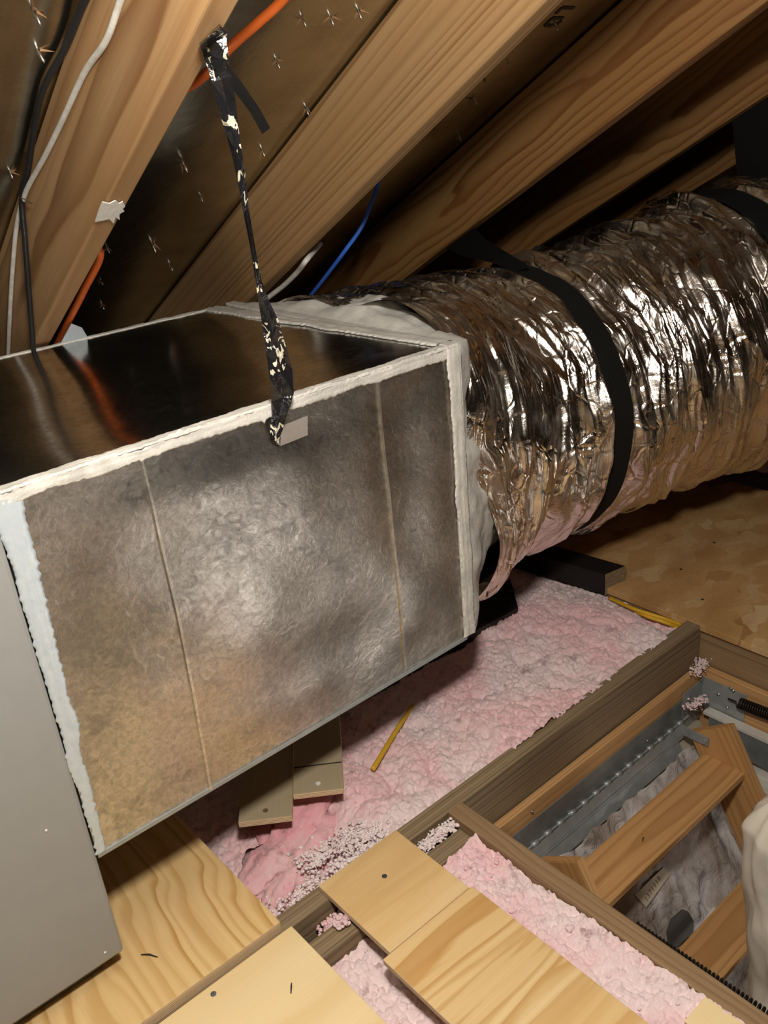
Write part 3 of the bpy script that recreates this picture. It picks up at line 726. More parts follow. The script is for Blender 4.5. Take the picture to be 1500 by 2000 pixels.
# slanting standing seams on the front
def seam(xt, xb, z0, z1):
    bm = bmesh.new(); n = 40; rows = []
    for i in range(n + 1):
        t = i / n; z_ = z1 + (z0 - z1) * t; x = xt + (xb - xt) * t
        y = Y0 - bulge_front((x - X0) / (X1 - X0), (z_ - BZ0) / (BZ1 - BZ0))
        wd = .0028 + .0012 * t
        rows.append([bm.verts.new((x - wd, y + .001, z_)), bm.verts.new((x - wd * .6, y - .0035, z_)), bm.verts.new((x + wd * .6, y - .0035, z_)), bm.verts.new((x + wd, y + .001, z_))])
    for a, b in zip(rows, rows[1:]):
        for k in range(3): bm.faces.new((a[k], a[k + 1], b[k + 1], b[k]))
    bm.faces.new(rows[0][::-1]); bm.faces.new(rows[-1])
    return obj('seam', bm, M['seam'], duct, False)
M['seam'] = galv('bright_seam', .35, .5, (.80, .76, .68), .03)
seam(.461, .459, .262, .835)
seam(.884, .887, .275, .835)
# bottom hem
bm = bmesh.new(); add_box(bm, (X0, Y0 - .003, BZ0 - .003), (X1, Y0 + .002, BZ0 + .004)); obj('bottom_hem', bm, M['steel'], duct)
# end flange
bm = bmesh.new(); add_box(bm, (X1 - .006, Y0 - .006, BZ0 + .012), (X1 + .018, Y0 + .03, BZ1)); add_box(bm, (X1 - .004, Y0, BZ1 - .01), (X1 + .018, Y1, BZ1 + .004)); obj('end_flange', bm, M['mastic'], duct)
# mastic
smear('mastic', [(X0 - .02, Y0 - .001, BZ1 - .006), (X1, Y0 - .001, BZ1 - .006)], (0, -1, 0), lambda t: (.012, .009), M['mastic'], duct, across=(0, 0, 1), thick=.0026, jit=.006, seed=1)
smear('mastic', [(X0 - .02, Y0 + .010, BZ1 + .001), (X1, Y0 + .010, BZ1 + .001)], (0, 0, 1), lambda t: (.012, .012), M['mastic'], duct, across=(0, 1, 0), thick=.0026, jit=.006, seed=3)
smear('mastic', [(X1 + .004, Y0 - .005, BZ1), (X1 + .007, Y0 - .005, .6), (X1 + .009, Y0 - .005, BZ0 + .006)], (0, -1, 0), lambda t: (.016, .014), M['mastic'], duct, across=(1, 0, 0), thick=.003, jit=.006, seed=5)
smear('mastic', [(X1 + .004, Y0 + .02, BZ1 + .003), (X1 - .02, Y0 + .3, BZ1 + .003), (X1 - .05, Y1 - .01, BZ1 + .002)], (0, 0, 1), lambda t: (.018, .022), M['mastic'], duct, across=(1, 0, 0), thick=.004, jit=.007, seed=7)
smear('mastic', [(X0, Y1 - .003, BZ1 + .001), (X1 - .04, Y1 - .003, BZ1 + .001)], (0, 0, 1), lambda t: (.004 + .012 * t ** 2, .005), M['mastic'], duct, across=(0, 1, 0), thick=.0026, jit=.005, seed=9)
ft = smear('foil_tape_strip', [(X0, Y0 - .0015, BZ1 - .01), (X0, Y0 - .0015, .55), (X0, Y0 - .0015, BZ0 + .004)], (0, -1, 0), lambda t: (.0015, .034 - .020 * t), M['foiltape'], duct, across=(1, 0, 0), thick=.0018, jit=.008, seed=12)
ft['label'] = 'pale blue white tape over the joint to the cabinet'
# reflection-free small pieces: clear tape beside the strap
q0, q1, q2, q3 = (P(*c, 1, Y0 - .014) for c in ((550, 832), (601, 812), (601, 850), (548, 871)))
poly_prism('clear_tape', [q0, q1, q2, q3], (0, -1, 0), .0008, M['clear'], duct)['label'] = 'small clear tape patch'
# white corner tab at the back edge
q = P(150, 655, 1, Y1)
poly_prism('corner_tab', [P(118, 672, 1, Y1), P(172, 660, 1, Y1), P(160, 640, 1, Y1 - .02), P(140, 632, 1, Y1 - .03)], (0, -1, 0), .003, M['foiltape'], duct)

# white coated collar between box and flexible duct
def collar():
    bm = bmesh.new(); N = 160; K = 26; rows = []
    for k in range(K + 1):
        t = k / K; row = []
        for i in range(N):
            an = 2 * math.pi * i / N; cy, cz = math.cos(an), math.sin(an)
            m = max(abs(cy), abs(cz)); ry = (Y1 - Y0) / 2 - .004; rz_ = (BZ1 - BZ0) / 2 - .004
            sq = V((0, cy / m * ry, cz / m * rz_)); ci = V((0, cy * .30, cz * .30))
            e = t * t * (3 - 2 * t); p_ = sq.lerp(ci, e)
            cc = V((X1 + .004 + .22 * t, 1.449 + .0 * t, .5575 - .03 * t))
            lump = .012 * noise.noise(V((cy * 5, cz * 5, t * 4))) + .006 * noise.noise(V((cy * 16, cz * 16, t * 12)))
            rise = math.sin(math.pi * min(1, t * 1.1)) * .075 * max(0, cz) ** 2 * (.6 + .4 * noise.noise(V((cy * 3, 1, 2))))
            d = p_.normalized()
            row.append(bm.verts.new(cc + p_ + d * (lump * min(1, 4 * t) ) + V((0, 0, rise))))
        rows.append(row)
    for a, b in zip(rows, rows[1:]):
        for i in range(N): bm.faces.new((a[i], a[(i + 1) % N], b[(i + 1) % N], b[i]))
    bm.faces.new(rows[0][::-1]); bm.faces.new(rows[-1])
    o = obj('collar', bm, M['mastic'], duct, True); o['label'] = 'white mastic coated collar'
collar()

# ------------------------------------------------------------------ flexible foil duct
CL = [(1.072, 1.45, .545, .342), (1.35, 1.46, .52, .35), (1.6, 1.46, .512, .343), (1.9, 1.43, .52, .358), (2.2, 1.34, .56, .372), (2.5, 1.24, .60, .38), (2.9, 1.14, .64, .385), (3.3, 1.08, .66, .385), (4.0, 1.0, .68, .385)]
def cr4(t):
    n = len(CL) - 1; x = t * n; i = min(int(x), n - 1); f = x - i
    p = [CL[max(i - 1, 0)], CL[i], CL[i + 1], CL[min(i + 2, n)]]
    return [.5 * ((2 * p[1][k]) + (-p[0][k] + p[2][k]) * f + (2 * p[0][k] - 5 * p[1][k] + 4 * p[2][k] - p[3][k]) * f * f + (-p[0][k] + 3 * p[1][k] - 3 * p[2][k] + p[3][k]) * f ** 3) for k in range(4)]
def frame_at(t):
    c = cr4(t); a = cr4(max(t - .004, 0)); b = cr4(min(t + .004, 1)); d = (V(b[:3]) - V(a[:3])).normalized()
    u = -d.cross(V((0, 0, 1))).normalized(); u = u if u.y > 0 else -u
    w_ = V((0, 0, 1)) - d * d.z; w_.normalize(); return V(c[:3]), c[3], d, u, w_
flex = empty('flexible_duct', (1.6, 1.46, .16), 'large crinkled silver foil flexible duct running to the right under the rafters', 'duct')
def ridge(v): return 1 - abs(noise.noise(v)) * 2
STRAPU = []
def flex_r(u, an, r):
    """pleated radius at length u (m) and angle an"""
    ca, sa = math.cos(an), math.sin(an)
    warp = .030 * noise.noise(V((ca * 1.3, sa * 1.3, u * 3))) + .014 * noise.noise(V((ca * 4, sa * 4, u * 7)))
    uu = u + warp
    h = .022 * (ridge(V((uu * 12, ca * .8, sa * .8))) - .5)
    h += .011 * (ridge(V((uu * 27, ca * 1.9 + 5, sa * 1.9))) - .5)
    h += .004 * (ridge(V((uu * 70, ca * 3.5, sa * 3.5 + 3))) - .5)
    h += .012 * noise.noise(V((u * 6, ca * 3, sa * 3)))
    h += .002 * noise.noise(V((u * 50, ca * 12, sa * 12)))
    return h
def build_flex():
    NT_, NA = 620, 290; vs = []; fs = []; us = []; L = 0; prev = None
    for k in range(NT_ + 1):
        t = .8 * k / NT_; c, r, d, u, w_ = frame_at(t)
        if prev is not None: L += (c - prev).length
        prev = c; us.append(L)
        for i in range(NA):
            an = 2 * math.pi * i / NA
            h = flex_r(L, an, r)
            for su, amt in ((S1, .012), (S2, .016)):
                g = abs(L - su)
                if g < .11:
                    f = (1 - g / .11) ** 2; h = h * (1 - .75 * f) - amt * f + (.018 * math.exp(-((g - .08) / .03) ** 2))
            ca, sa = math.cos(an), math.sin(an); shift = 0
            if L < .25:          # the sleeve is pulled over the collar and opens at the lower front
                lo = max(0, -ca * .75 - .66 * sa - .55) / .45
                shift = (1 - L / .25) * min(1, lo) * .14
                h = h * min(1, .5 + L * 4) - .012 * (1 - L / .25) ** 2
            q = max(0, 1 - L / .30); q = q * q * (3 - 2 * q); sq = abs(2 * sa * ca) ** 1.6 * (.27 if ca < 0 < sa else .16)
            vs.append(c + d * shift + (u * ca + w_ * sa) * (r * (1 + sq * q) + h))
    uv = []
    for k in range(NT_):
        for i in range(NA):
            j = (i + 1) % NA
            fs.append((k * NA + i, k * NA + j, (k + 1) * NA + j, (k + 1) * NA + i))
            v0, v1 = i / NA * 2.3, (i + 1) / NA * 2.3
            uv += [us[k], v0, us[k], v1, us[k + 1], v1, us[k + 1], v0]
    o = mesh_obj('sleeve', vs, fs, M['foil']); l_ = o.data.uv_layers.new(name='UVMap'); l_.data.foreach_set('uv', uv)
    o.parent = flex; o.matrix_local = flex.matrix_world.inverted()
    return o
def arclen(tq, n=400):
    L = 0; p = None
    for k in range(n + 1):
        c = V(cr4(tq * k / n)[:3]); L += (c - p).length if p is not None else 0; p = c
    return L
T1, T2 = 2.08 / 8, 4.38 / 8
S1, S2 = arclen(T1), arclen(T2)
build_flex()

def hanger(t, hw, lift, tail, label, width=.076):
    c, r, d, u, w_ = frame_at(t); h = empty('duct_strap', c + V((0, 0, r)), label, 'strap', 'black webbing straps holding up the foil duct')
    bm = bmesh.new(); uvl = bm.loops.layers.uv.new('UVMap'); N = 150; rows = []
    for i in range(N + 1):
        an = 2 * math.pi * i / N; ca, sa = math.cos(an), math.sin(an)
        rr = r - .004 + .004 * noise.noise(V((ca * 3, sa * 3, 1)))
        o = u * ca + w_ * sa; tw = d * (.012 * math.sin(an * 1.0 + 1))
        rows.append([bm.verts.new(c + o * (rr + .004 + lift) + d * (s * width / 2) + tw) for s in (-1, -.3, .3, 1)] + [bm.verts.new(c + o * (rr + lift - .001) + d * (s * width / 2) + tw) for s in (1, -1)])
    for k, (a, b) in enumerate(zip(rows, rows[1:])):
        for j in range(6):
            f = bm.faces.new((a[j], a[(j + 1) % 6], b[(j + 1) % 6], b[j]))
            for lp, q in zip(f.loops, ((k, j), (k, j + 1), (k + 1, j + 1), (k + 1, j))): lp[uvl].uv = (q[0] / N * 2.3, q[1] * .01)
    bm.normal_update()
    me = bpy.data.meshes.new('loop'); bmesh.ops.recalc_face_normals(bm, faces=bm.faces); bm.to_mesh(me); bm.free()
    o = link('loop', me, M['web'], h); o.matrix_local = h.matrix_world.inverted()
    return h
h1 = hanger(T1, 0, .006, None, 'black webbing strap squeezing the foil duct in the middle of the picture')
ribbon('hanging_tail', [(P(905, 425, 0, 1.82), P(845, 470, 0, 1.82), (0, -1, .3)), (P(950, 468, 0, 1.70), P(905, 500, 0, 1.70), (0, -1, .4)), (P(992, 494, 0, 1.62), P(960, 512, 0, 1.62), (0, -1, .5)), (P(1035, 520, 0, 1.6), P(1010, 530, 0, 1.6), (0, -1, 1))], .002, M['web'], h1)
h2 = hanger(T2, 0, .006, None, 'black webbing strap at the right edge holding the foil duct from the fourth rafter', .076)
ca_ = frame_at(T2)
ribbon('hanging_tail', [(PE(1431, 232, 2.34), PE(1503, 186, 2.34), (0, -1, .2)), (PE(1440, 330, 2.36), PE(1510, 310, 2.36), (0, -1, .2)), (PE(1446, 380, 2.38), PE(1520, 370, 2.38), (0, -1, .2))], .002, M['web'], h2)

# ------------------------------------------------------------------ black printed strap over the near rafter down to the duct
st = empty('hanging_strap', (.60, .95, 1.33), 'twisted shiny black strap with white print hanging from the nearest rafter to the duct edge', 'strap')
T0 = PS(416, 75, KLOW - .004); Bt = P(541, 862, 1, Y0 - .012)
keys = [(392, 88, 440, 58), (402, 122, 446, 108), (414, 160, 452, 150), (424, 205, 460, 196), (440, 258, 466, 252), (452, 300, 472, 294), (466, 362, 482, 358), (474, 410, 486, 408), (486, 470, 496, 468), (493, 510, 503, 508),
        (499, 550, 511, 547), (505, 590, 524, 584), (513, 640, 545, 628), (520, 690, 558, 676), (527, 740, 571, 722), (530, 785, 574, 768), (531, 812, 560, 812), (527, 840, 550, 845), (530, 858, 546, 866), (540, 872, 546, 871)]
rows = []
d0_, d1_ = (T0 - EYE).length, (Bt - EYE).length
for i, (a, b, c, d) in enumerate(keys):
    t = (b - 75) / (862 - 75); t = min(max(t, 0), 1)
    D = 1 / ((1 - t) / d0_ + t / d1_)
    tw = .012 * math.sin(i * 1.7)
    l, r = PD(a, b, D + tw), PD(c, d, D - tw)
    rows.append((l, r, (EYE - l)))
ribbon('webbing', rows, .004, M['tape'], st)
q = [PS(391, 90, KLOW - .005), PS(442, 56, KLOW - .005)]
ribbon('rafter_wrap', [(PE(394, 86, .548), PE(420, 60, .548), (-1, 0, 0)), (PS(391, 90, KLOW - .006), PS(430, 52, KLOW - .006), -RN), (PS(402, 122, KLOW - .006), PS(446, 64, KLOW - .006), -RN)], .003, M['tape'], st)
ribbon('loose_end', [(PD(410, 125, 1.125), PD(432, 112, 1.125), (-1, -1, 0)), (PD(452, 170, 1.15), PD(469, 158, 1.15), (-1, -1, 0)), (PD(490, 222, 1.18), PD(506, 212, 1.18), (-1, -1, 0)), (PD(512, 262, 1.20), PD(527, 250, 1.20), (-1, -1, 0))], .003, M['web'], st)

# ------------------------------------------------------------------ cables
S_ = .543
def rc(pts, r, mat, label, name='cable', n=8): return tag(tube(name, pts, r, mat, None, n), label, 'cable')
rc([PE(x, y, .5445) for x, y in ((262, -60), (236, 0), (207, 80), (165, 142), (122, 235), (88, 305), (50, 376), (33, 440), (25, 520), (20, 600), (16, 690), (14, 740))], .0043, M['whitecable'], 'white cable stapled along the side of the nearest rafter', 'white_cable')
def PEc(x, y, s, kmax):
    p_ = PE(x, y, s); return p_ if p_.dot(RN) < kmax else PS(x, y, kmax)
rc([PEc(x, y, .543, 1.797) for x, y in ((200, -60), (166, 0), (128, 92), (86, 170), (68, 240), (56, 325), (43, 388), (48, 460), (55, 550), (62, 640), (66, 690), (68, 740))], .0050, M['blackcable'], 'black cable running beside the white one on the nearest rafter', 'black_cable')
bm = bmesh.new(); add_tube(bm, [PE(37, 385, .541), PE(48, 389, .536), PE(64, 398, .541)], .0012, 6); tag(obj('cable_staple', bm, M['nail']), 'small metal staple holding the white and black cables on the rafter', 'staple')
rc([PS(595, -60, 1.74), PS(552, 0, 1.735), PS(500, 48, 1.73), PS(450, 92, 1.725), PS(386, 158, 1.70), R_(.61, .55, 1.70), R_(.605, .9, 1.70), PS(196, 492, 1.66), PS(165, 565, 1.65), PS(130, 635, 1.645), PS(108, 680, 1.64), PS(92, 730, 1.64)], .0068, M['orangecable'], 'thick orange cable passing behind the nearest rafter', 'orange_cable')
rc([PS(740, 345, 1.76), PS(736, 368, 1.76), PS(722, 405, 1.71), PS(705, 445, 1.67), PS(670, 495, 1.64), PS(630, 548, 1.625), PS(600, 585, 1.62), PS(575, 612, 1.62), PS(545, 650, 1.62)], .0050, M['bluecable'], 'blue cable hanging behind the second rafter', 'blue_cable')
rc([PS(626, 476, 1.66), PS(600, 506, 1.612), PS(582, 530, 1.61), PS(556, 556, 1.61), PS(528, 578, 1.61), PS(500, 600, 1.61), PS(472, 626, 1.615)], .0060, M['whitecable'], 'short run of white cable showing below the second rafter behind the strap', 'white_cable')

# torn label on the nearest rafter
pts = [(186, 434), (193, 412), (200, 395), (214, 398), (226, 392), (233, 398), (240, 394), (245, 403), (240, 408), (243, 413), (233, 418), (234, 430), (226, 424), (222, 437), (214, 428), (200, 431)]
poly = [PS(x, y, KLOW - .003) if x > 214 else PS(x, y, KLOW - .003) for x, y in pts]
tag(poly_prism('torn_label', poly, -RN, .0015, M['label']), 'torn white paper label stuck to the edge of the nearest rafter', 'label')

# nails coming through the sheathing
nails = [(65, 20, 1.3), (72, 97, 1.2), (20, 335, .8), (355, 313, 1.6), (297, 476, 1.5), (333, 517, 1.2), (200, 595, 1), (196, 548, .8), (208, 484, .9), (590, 35, 1), (645, 32, 1), (700, 20, 1), (540, 118, 1), (598, 210, 1), (512, 292, 1), (393, 383, .8),
         (1084, 45, 1), (925, 190, 1.1), (897, 264, 1), (990, 118, .8), (948, 155, .7), (725, 415, .9), (628, 472, .8), (310, 5, 1)]
where = {0: 'at the top left corner beside the cables', 1: 'second one', 2: 'at the left edge of the picture beside the nearest rafter', 3: 'brightest in the dark bay', 4: 'in a round splintered hole low in the dark bay', 5: 'just below the round splintered hole', 6: 'lowest in the dark bay above the duct',
         7: 'against the nearest rafter low in the dark bay', 8: 'beside the lower orange cable', 9: 'leftmost of three at the top edge', 10: 'middle of three in a row at the top', 11: 'last of three in a row at the top', 12: 'right of the top of the black strap', 13: 'touching the upper edge of the second rafter', 14: 'just below the loose end of the black strap', 15: 'small, behind the middle of the black strap',
         16: 'inside the black stamped mark', 17: 'bright, at the lower edge of the second rafter', 18: 'touching the upper edge of the third rafter', 19: 'small, between second rafter and stamped mark', 20: 'small and dull, low beside second rafter', 21: 'beside the blue cable', 22: 'just under the second rafter near the blue cable', 23: 'above the nearest rafter at the top edge'}
def nail(px, py, sc, lab):
    b = PS(px, py, KSH + .001); e = empty('roofing_nail', b, lab, 'nail', 'nail points coming through the foil sheathing')
    bm = bmesh.new(); tip = b - RN * .016 * sc + V((random.uniform(-.003, .003), 0, 0))
    add_tube(bm, [b, b.lerp(tip, .75), tip], lambda t: .0022 * sc * (1 if t < .7 else .15), 8); obj('shank', bm, M['nail'], e, True)
    for k in range(2):
        a = random.uniform(0, 6.28); dd = (RE * math.cos(a) + RD * math.sin(a))
        bm = bmesh.new(); q0 = b + dd * .003 * sc - RN * .001; q1 = b + dd * random.uniform(.010, .02) * sc - RN * random.uniform(.004, .012) * sc
        add_tube(bm, [q0, q1], lambda t: .0022 * sc * (1 - .9 * t), 4); obj('splinter', bm, M['splinter'], e)
for i, (x, y, s_) in enumerate(nails): nail(x, y, s_, 'nail point through the foil, ' + where[i])

# ------------------------------------------------------------------ attic hatch: frame, hinge, ladder
hf = empty('hatch_lining', (1.33, .96, -.28), 'pale pine frame lining the attic ladder opening', 'frame')
FT = -.112
board('side_board', (.912, .976, FT), (1, 0, 0), (0, -1, 0), .848, .018, .165, M['hatchpine'], hf) if False else None
def hboard(name, lo, hi, axis, mat, parent):
    bm = bmesh.new()
    if axis == 'x': add_box(bm, (0, 0, 0), (hi[0] - lo[0], hi[1] - lo[1], hi[2] - lo[2]), None, .002); M_ = Matrix.Translation(lo)
    else: add_box(bm, (0, 0, 0), (hi[1] - lo[1], hi[0] - lo[0], hi[2] - lo[2]), None, .002); M_ = Matrix.Translation((hi[0], lo[1], lo[2])) @ Matrix.Rotation(math.pi / 2, 4, 'Z')
    return obj(name, bm, mat, parent, M=M_)
hboard('frame_board', (.911, .958, -.30), (1.762, .976, FT), 'x', M['hatchpine'], hf)
hboard('frame_board', (1.744, -.98, -.30), (1.762, .957, FT), 'y', M['hatchpine'], hf)
hboard('frame_board', (.911, -.98, -.30), (.929, .957, FT), 'y', M['hatchpine'], hf)
# hinge: fixed flange, knuckles, hanging flange
HY = .9565; HZ = -.222
hg = empty('piano_hinge', (1.35, HY, HZ), 'long grey steel hinge with a row of knuckles along the pine frame', 'hinge')
bm = bmesh.new(); add_box(bm, (.945, HY - .002, HZ), (1.69, HY, -.158)); obj('upper_leaf', bm, M['steeldark'], hg)
DV = V((0, -.50, -.866)); DN = V((0, -.866, .50))
for k in range(34):
    if k % 2 == 0:
        bm = bmesh.new(); x = .955 + k * .0212; cyl(bm, (x, HY - .005, HZ), (x + .0205, HY - .005, HZ), .0062, 10); obj('knuckle', bm, M['steel'], hg, True)
bm = bmesh.new(); cyl(bm, (.95, HY - .005, HZ), (1.68, HY - .005, HZ), .003, 8); obj('pin', bm, M['steel'], hg)
Ml = frame((.95, HY - .008, HZ), (1, 0, 0), DV)
bm = bmesh.new(); add_box(bm, (0, .002, -.001), (.70, .026, .001), Ml); add_box(bm, (0, .030, -.001), (.66, .062, .001), Ml); add_box(bm, (0, .026, -.004), (.70, .030, -.002), Ml); obj('lower_leaf', bm, M['steel'], hg)
for (px, py) in ((1112, 1590), (1265, 1447), (1040, 1585)):
    q = P(px, py, 1, HY - .003); bm = bmesh.new(); g = bmesh.ops.create_icosphere(bm, subdivisions=2, radius=.0045)
    for v in g['verts']: v.co = V((v.co.x, v.co.y * .5, v.co.z)) + q
    obj('rivet', bm, M['screw'], hg, True)
# corner bracket
br = empty('corner_bracket', (1.74, .955, -.2), 'grey steel corner bracket with rivets in the far corner of the hatch frame', 'bracket')
bm = bmesh.new(); add_box(bm, (1.655, .9535, -.262), (1.7435, .9555, -.142)); add_box(bm, (1.7415, .838, -.225), (1.7435, .9555, -.135)); obj('plate', bm, M['steel'], br)
for (px, py) in ((1403, 1357), (1427, 1345), (1420, 1383), (1432, 1350)):
    q = P(px, py, 0, 1.741); bm = bmesh.new(); g = bmesh.ops.create_icosphere(bm, subdivisions=2, radius=.005)
    for v in g['verts']: v.co = V((v.co.x * .6, v.co.y, v.co.z)) + q
    obj('rivet', bm, M['screw'], br, True)
# springs
def spring(a, b, r, turns, wire, label):
    a, b = V(a), V(b); d = (b - a).normalized(); u = d.orthogonal().normalized(); v = d.cross(u); n = turns * 12; pts = []
    for i in range(n + 1):
        an = 2 * math.pi * i / 12; pts.append(a.lerp(b, i / n) + (u * math.cos(an) + v * math.sin(an)) * r)
    bm = bmesh.new(); add_tube(bm, [a - d * .03] + [a - d * .01] + pts, wire, 6); return tag(obj('coil_spring', bm, M['blackiron'], None, True), label, 'spring')
spring((1.725, .845, -.152), (1.715, .20, -.10), .013, 110, .0022, 'dark coil spring hooked to the corner bracket on the far side of the hatch')
spring((.935, .60, -.046), (.935, -.30, -.02), .0095, 130, .0020, 'dark coil spring along the hatch header at the bottom right')
# ladder
lad = empty('attic_ladder', (1.37, .88, -.2), 'folding pine attic ladder going down through the hatch', 'ladder')
LRX = 1.062
def rail(x0, x1, label=None):
    # wide face in the plane x = const; local frame: x along ladder, y across depth
    o0 = V((x0, .898, -.196)); bm = bmesh.new()
    Mx = Matrix((DV, DN, V((1, 0, 0)))).transposed().to_4x4(); 
    top = [V((0, -.004, 0)), V((-.012, .118, 0)), V((2.3, .118, 0)), V((2.3, -.004, 0))]
    a = [bm.verts.new(p_) for p_ in top]; b = [bm.verts.new(p_ + V((0, 0, x1 - x0))) for p_ in top]
    bm.faces.new(a[::-1]); bm.faces.new(b)
    for i in range(4): bm.faces.new((a[i], a[(i + 1) % 4], b[(i + 1) % 4], b[i]))
    bmesh.ops.bevel(bm, geom=list(bm.edges), offset=.002, segments=2, affect='EDGES')
    Mx.translation = o0; return obj('side_rail', bm, M['tread'], lad, M=Mx)
rail(1.6, 1.622); rail(LRX - .022, LRX)
for k in range(7):
    y = .858 - .150 * k; z_ = -.234 - .26 * k
    board('tread', (LRX, y - .104, z_), (1, 0, 0), (0, 1, 0), 1.6 - LRX, .104, .02, M['tread'], lad)
q = P(1371, 1443, 0, 1.598); bm = bmesh.new(); add_box(bm, (1.594, q.y - .018, q.z - .012), (1.599, q.y + .05, q.z + .012)); cyl(bm, (1.59, q.y - .008, q.z), (1.595, q.y - .008, q.z), .007, 12); obj('rail_bracket', bm, M['steel'], lad)['label'] = 'small grey steel bracket with a rivet'
# hatch door hanging down behind the ladder, with plastic over it
Md = frame((.955, HY - .006, HZ), (1, 0, 0), DV); zs = Md.to_3x3().col[2]
sg = 1 if zs.dot(DN) > 0 else -1
dr = empty('hatch_door', (1.34, .94, -.25), 'hatch door panel hanging down below the ladder', 'door panel')
bm = bmesh.new(); add_box(bm, (0, .03, -.020 if sg > 0 else .008), (.765, 1.3, -.008 if sg > 0 else .020)); obj('panel', bm, M['cloth2'] if 'cloth2' in M else M['paper'], dr, M=Md)
def plastic():
    bm = bmesh.new(); NX, NY = 120, 110; rows = []
    for j in range(NY + 1):
        row = []
        for i in range(NX + 1):
            x = .03 + .66 * i / NX; y = .055 + .72 * j / NY
            h = .010 + .016 * noise.noise(V((x * 8, y * 8, 1))) + .012 * ridge(V((x * 16, y * 9, 6))) + .005 * noise.noise(V((x * 50, y * 40, 3)))
            h = max(h, -.004)
            row.append(bm.verts.new(Md @ V((x + .008 * noise.noise(V((y * 20, 1, 1))), y + .01 * noise.noise(V((x * 20, 5, 1))), h * sg))))
        rows.append(row)
    for a, b in zip(rows, rows[1:]):
        for i in range(NX): bm.faces.new((a[i], a[i + 1], b[i + 1], b[i]))
    o = tag(obj('plastic_sheet', bm, M['plastic'], None, True), 'crinkled clear plastic sheet over the hatch door behind the ladder treads', 'plastic sheet')
    md = o.modifiers.new('t', 'SOLIDIFY'); md.thickness = .0006
    return o
pl = plastic()
def on_door(px, py, h=.03):
    d = ray(px, py); o = Md.translation + DN * h; return EYE + d * ((o - EYE).dot(DN) / d.dot(DN))
lb = [on_door(*c) for c in ((1240, 1748), (1296, 1694), (1310, 1706), (1262, 1772))]
lab = tag(poly_prism('number_label', lb, DN, .0008, M['paper']), 'beige paper label with a printed number under the plastic', 'label')
def text(s_, a, b, h, mat, parent):
    cu = bpy.data.curves.new('printed_number', 'FONT'); cu.body = s_; cu.size = h; cu.align_x = 'LEFT'; cu.space_character = 1.25
    o = bpy.data.objects.new('printed_number', cu); COL.objects.link(o); cu.materials.append(mat)
    x = (b - a).normalized(); z_ = DN; y = z_.cross(x)
    M_ = Matrix((x, y, z_)).transposed().to_4x4(); M_.translation = a + DN * .001
    dg = bpy.context.evaluated_depsgraph_get(); me = bpy.data.meshes.new_from_object(o.evaluated_get(dg)); bpy.data.objects.remove(o)
    o = bpy.data.objects.new('printed_number', me); COL.objects.link(o)
    if not me.materials: me.materials.append(mat)
    o.parent = parent; o.matrix_local = parent.matrix_world.inverted() @ M_
    return o
text('1371110', on_door(1263, 1762), on_door(1300, 1702), .016, M['brownink'], lab)
dk = [on_door(*c, .045) for c in ((1303, 1822), (1312, 1795), (1334, 1776), (1345, 1780), (1356, 1800), (1354, 1822), (1334, 1838), (1308, 1852))]
tag(poly_prism('dark_patch', dk, DN, .004, M['darkpatch'], None, .001), 'dark grey patch on the plastic below the first ladder tread', 'patch')
tb = [on_door(*c, .05) for c in ((1356, 1828), (1392, 1772), (1402, 1775), (1398, 1806), (1370, 1842))]
tag(poly_prism('white_tab', tb, DN, .003, M['whitepaint'], None, .001), 'small white tab beside the dark patch on the plastic', 'tab')
bg = bmesh.new()
q = on_door(1360, 1858, .04); g = bmesh.ops.create_icosphere(bg, subdivisions=5, radius=.03)
for v in g['verts']:
    n_ = 1 + .5 * noise.noise(v.co * 45) + .3 * noise.noise(v.co * 120); v.co = V((v.co.x * 1.1, v.co.y * .8, v.co.z * .5)) * n_ + q
tag(obj('plastic_bag', bg, M['plastic'], None, True), 'small crumpled plastic bag below the dark patch', 'plastic bag')
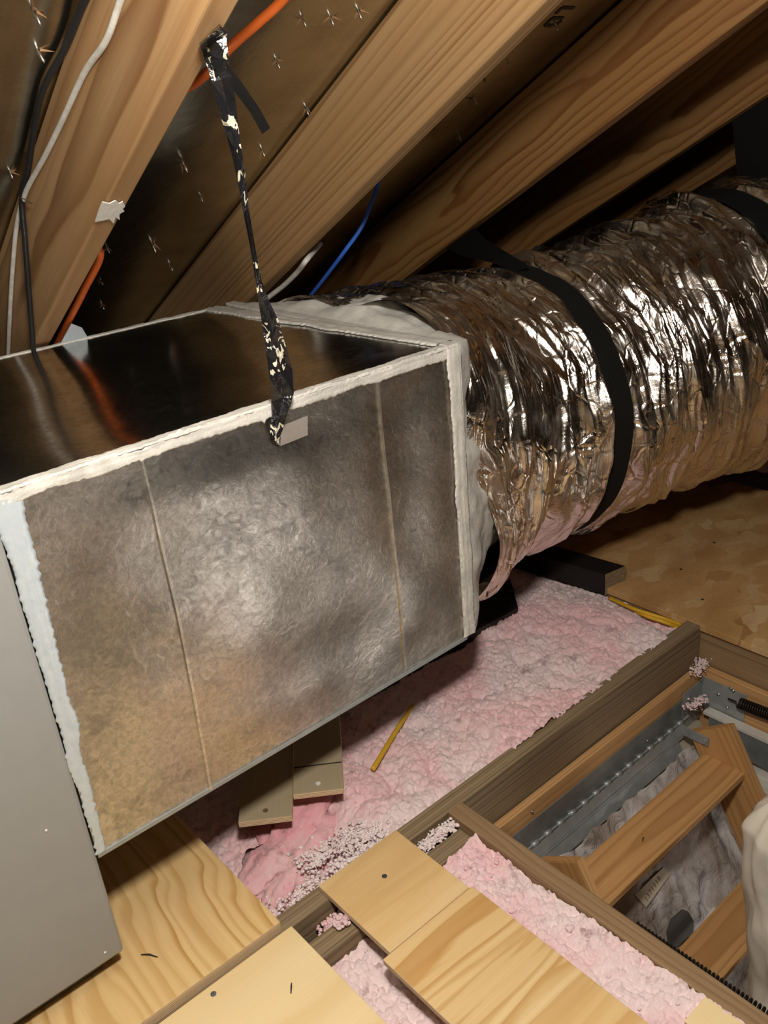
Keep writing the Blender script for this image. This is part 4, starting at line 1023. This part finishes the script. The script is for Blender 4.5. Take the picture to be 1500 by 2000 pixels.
# far side arm and white casing
arm = empty('ladder_arm', (1.70, .8, -.25), 'flat dull steel arm along the far side of the hatch', 'arm')
bm = bmesh.new(); add_box(bm, (1.716, -.2, -.300), (1.720, .915, -.222)); obj('bar', bm, M['steeldark'], arm)
bm = bmesh.new(); add_box(bm, (1.712, -.2, -.2215), (1.738, .93, -.214)); obj('top_flange', bm, M['whitepaint'], arm)['label'] = 'pale top flange'
bm = bmesh.new(); add_box(bm, (1.69, -.45, -.36), (1.742, .90, -.345)); add_box(bm, (1.735, -.45, -.42), (1.742, .90, -.30)); tag(obj('door_casing', bm, M['whitepaint'], None), 'white painted casing below the steel arm at the right edge', 'casing')
# cream cloth bundle at the right edge
def cloth():
    bm = bmesh.new(); path = cat_rom([P(1545, 1560, 0, 1.30), P(1542, 1625, 0, 1.30), P(1545, 1740, 0, 1.30), P(1548, 1850, 0, 1.30), P(1555, 1960, 0, 1.30), P(1565, 2080, 0, 1.30)], 24); rings = []
    n = len(path)
    for i, p_ in enumerate(path):
        t = i / (n - 1); ring = []
        for a in range(64):
            an = 2 * math.pi * a / 64
            r = (.080 + .022 * t) * math.sqrt(min(1, .02 + 5 * t)) * (1 + .16 * noise.noise(V((math.cos(an) * 2, math.sin(an) * 2, t * 5))) + .10 * noise.noise(V((math.cos(an) * 5, math.sin(an) * 5, t * 9))))
            ring.append(bm.verts.new(p_ + V((math.cos(an) * r * .9, math.sin(an) * r * .9 * 1.0, -math.sin(an) * r * .0)) + V((0, 0, .01 * math.sin(an * 3)))))
        rings.append(ring)
    for a, b in zip(rings, rings[1:]):
        for j in range(64): bm.faces.new((a[j], a[(j + 1) % 64], b[(j + 1) % 64], b[j]))
    bm.faces.new(rings[0][::-1]); bm.faces.new(rings[-1])
    tag(obj('cloth_bundle', bm, M['cloth'], None, True), 'cream cloth bundle hanging at the right edge of the hatch', 'cloth')
cloth()

def sliver(px, py, z, ln, ang, label):
    c = P(px, py, 2, z); d = V((math.cos(ang), math.sin(ang), 0)) * ln / 2
    bm = bmesh.new(); add_tube(bm, [c - d + V((0, 0, .001)), c + V((.001, .001, .003)), c + d + V((0, 0, .001))], lambda t: .0014 * (1 - .7 * abs(t - .5)), 6)
    tag(obj('wood_sliver', bm, M['darkbit'], None, True), label, 'sliver')
sliver(569, 1931, .008, .018, .9, 'dark sliver on the pale plywood board at the bottom edge')
sliver(292, 1868, .020, .03, 2.2, 'thin dark splinter on the swirling plywood beside the cabinet')
sliver(1256, 1640, -.23, .012, .4, 'tiny splinter lying on the first ladder tread')
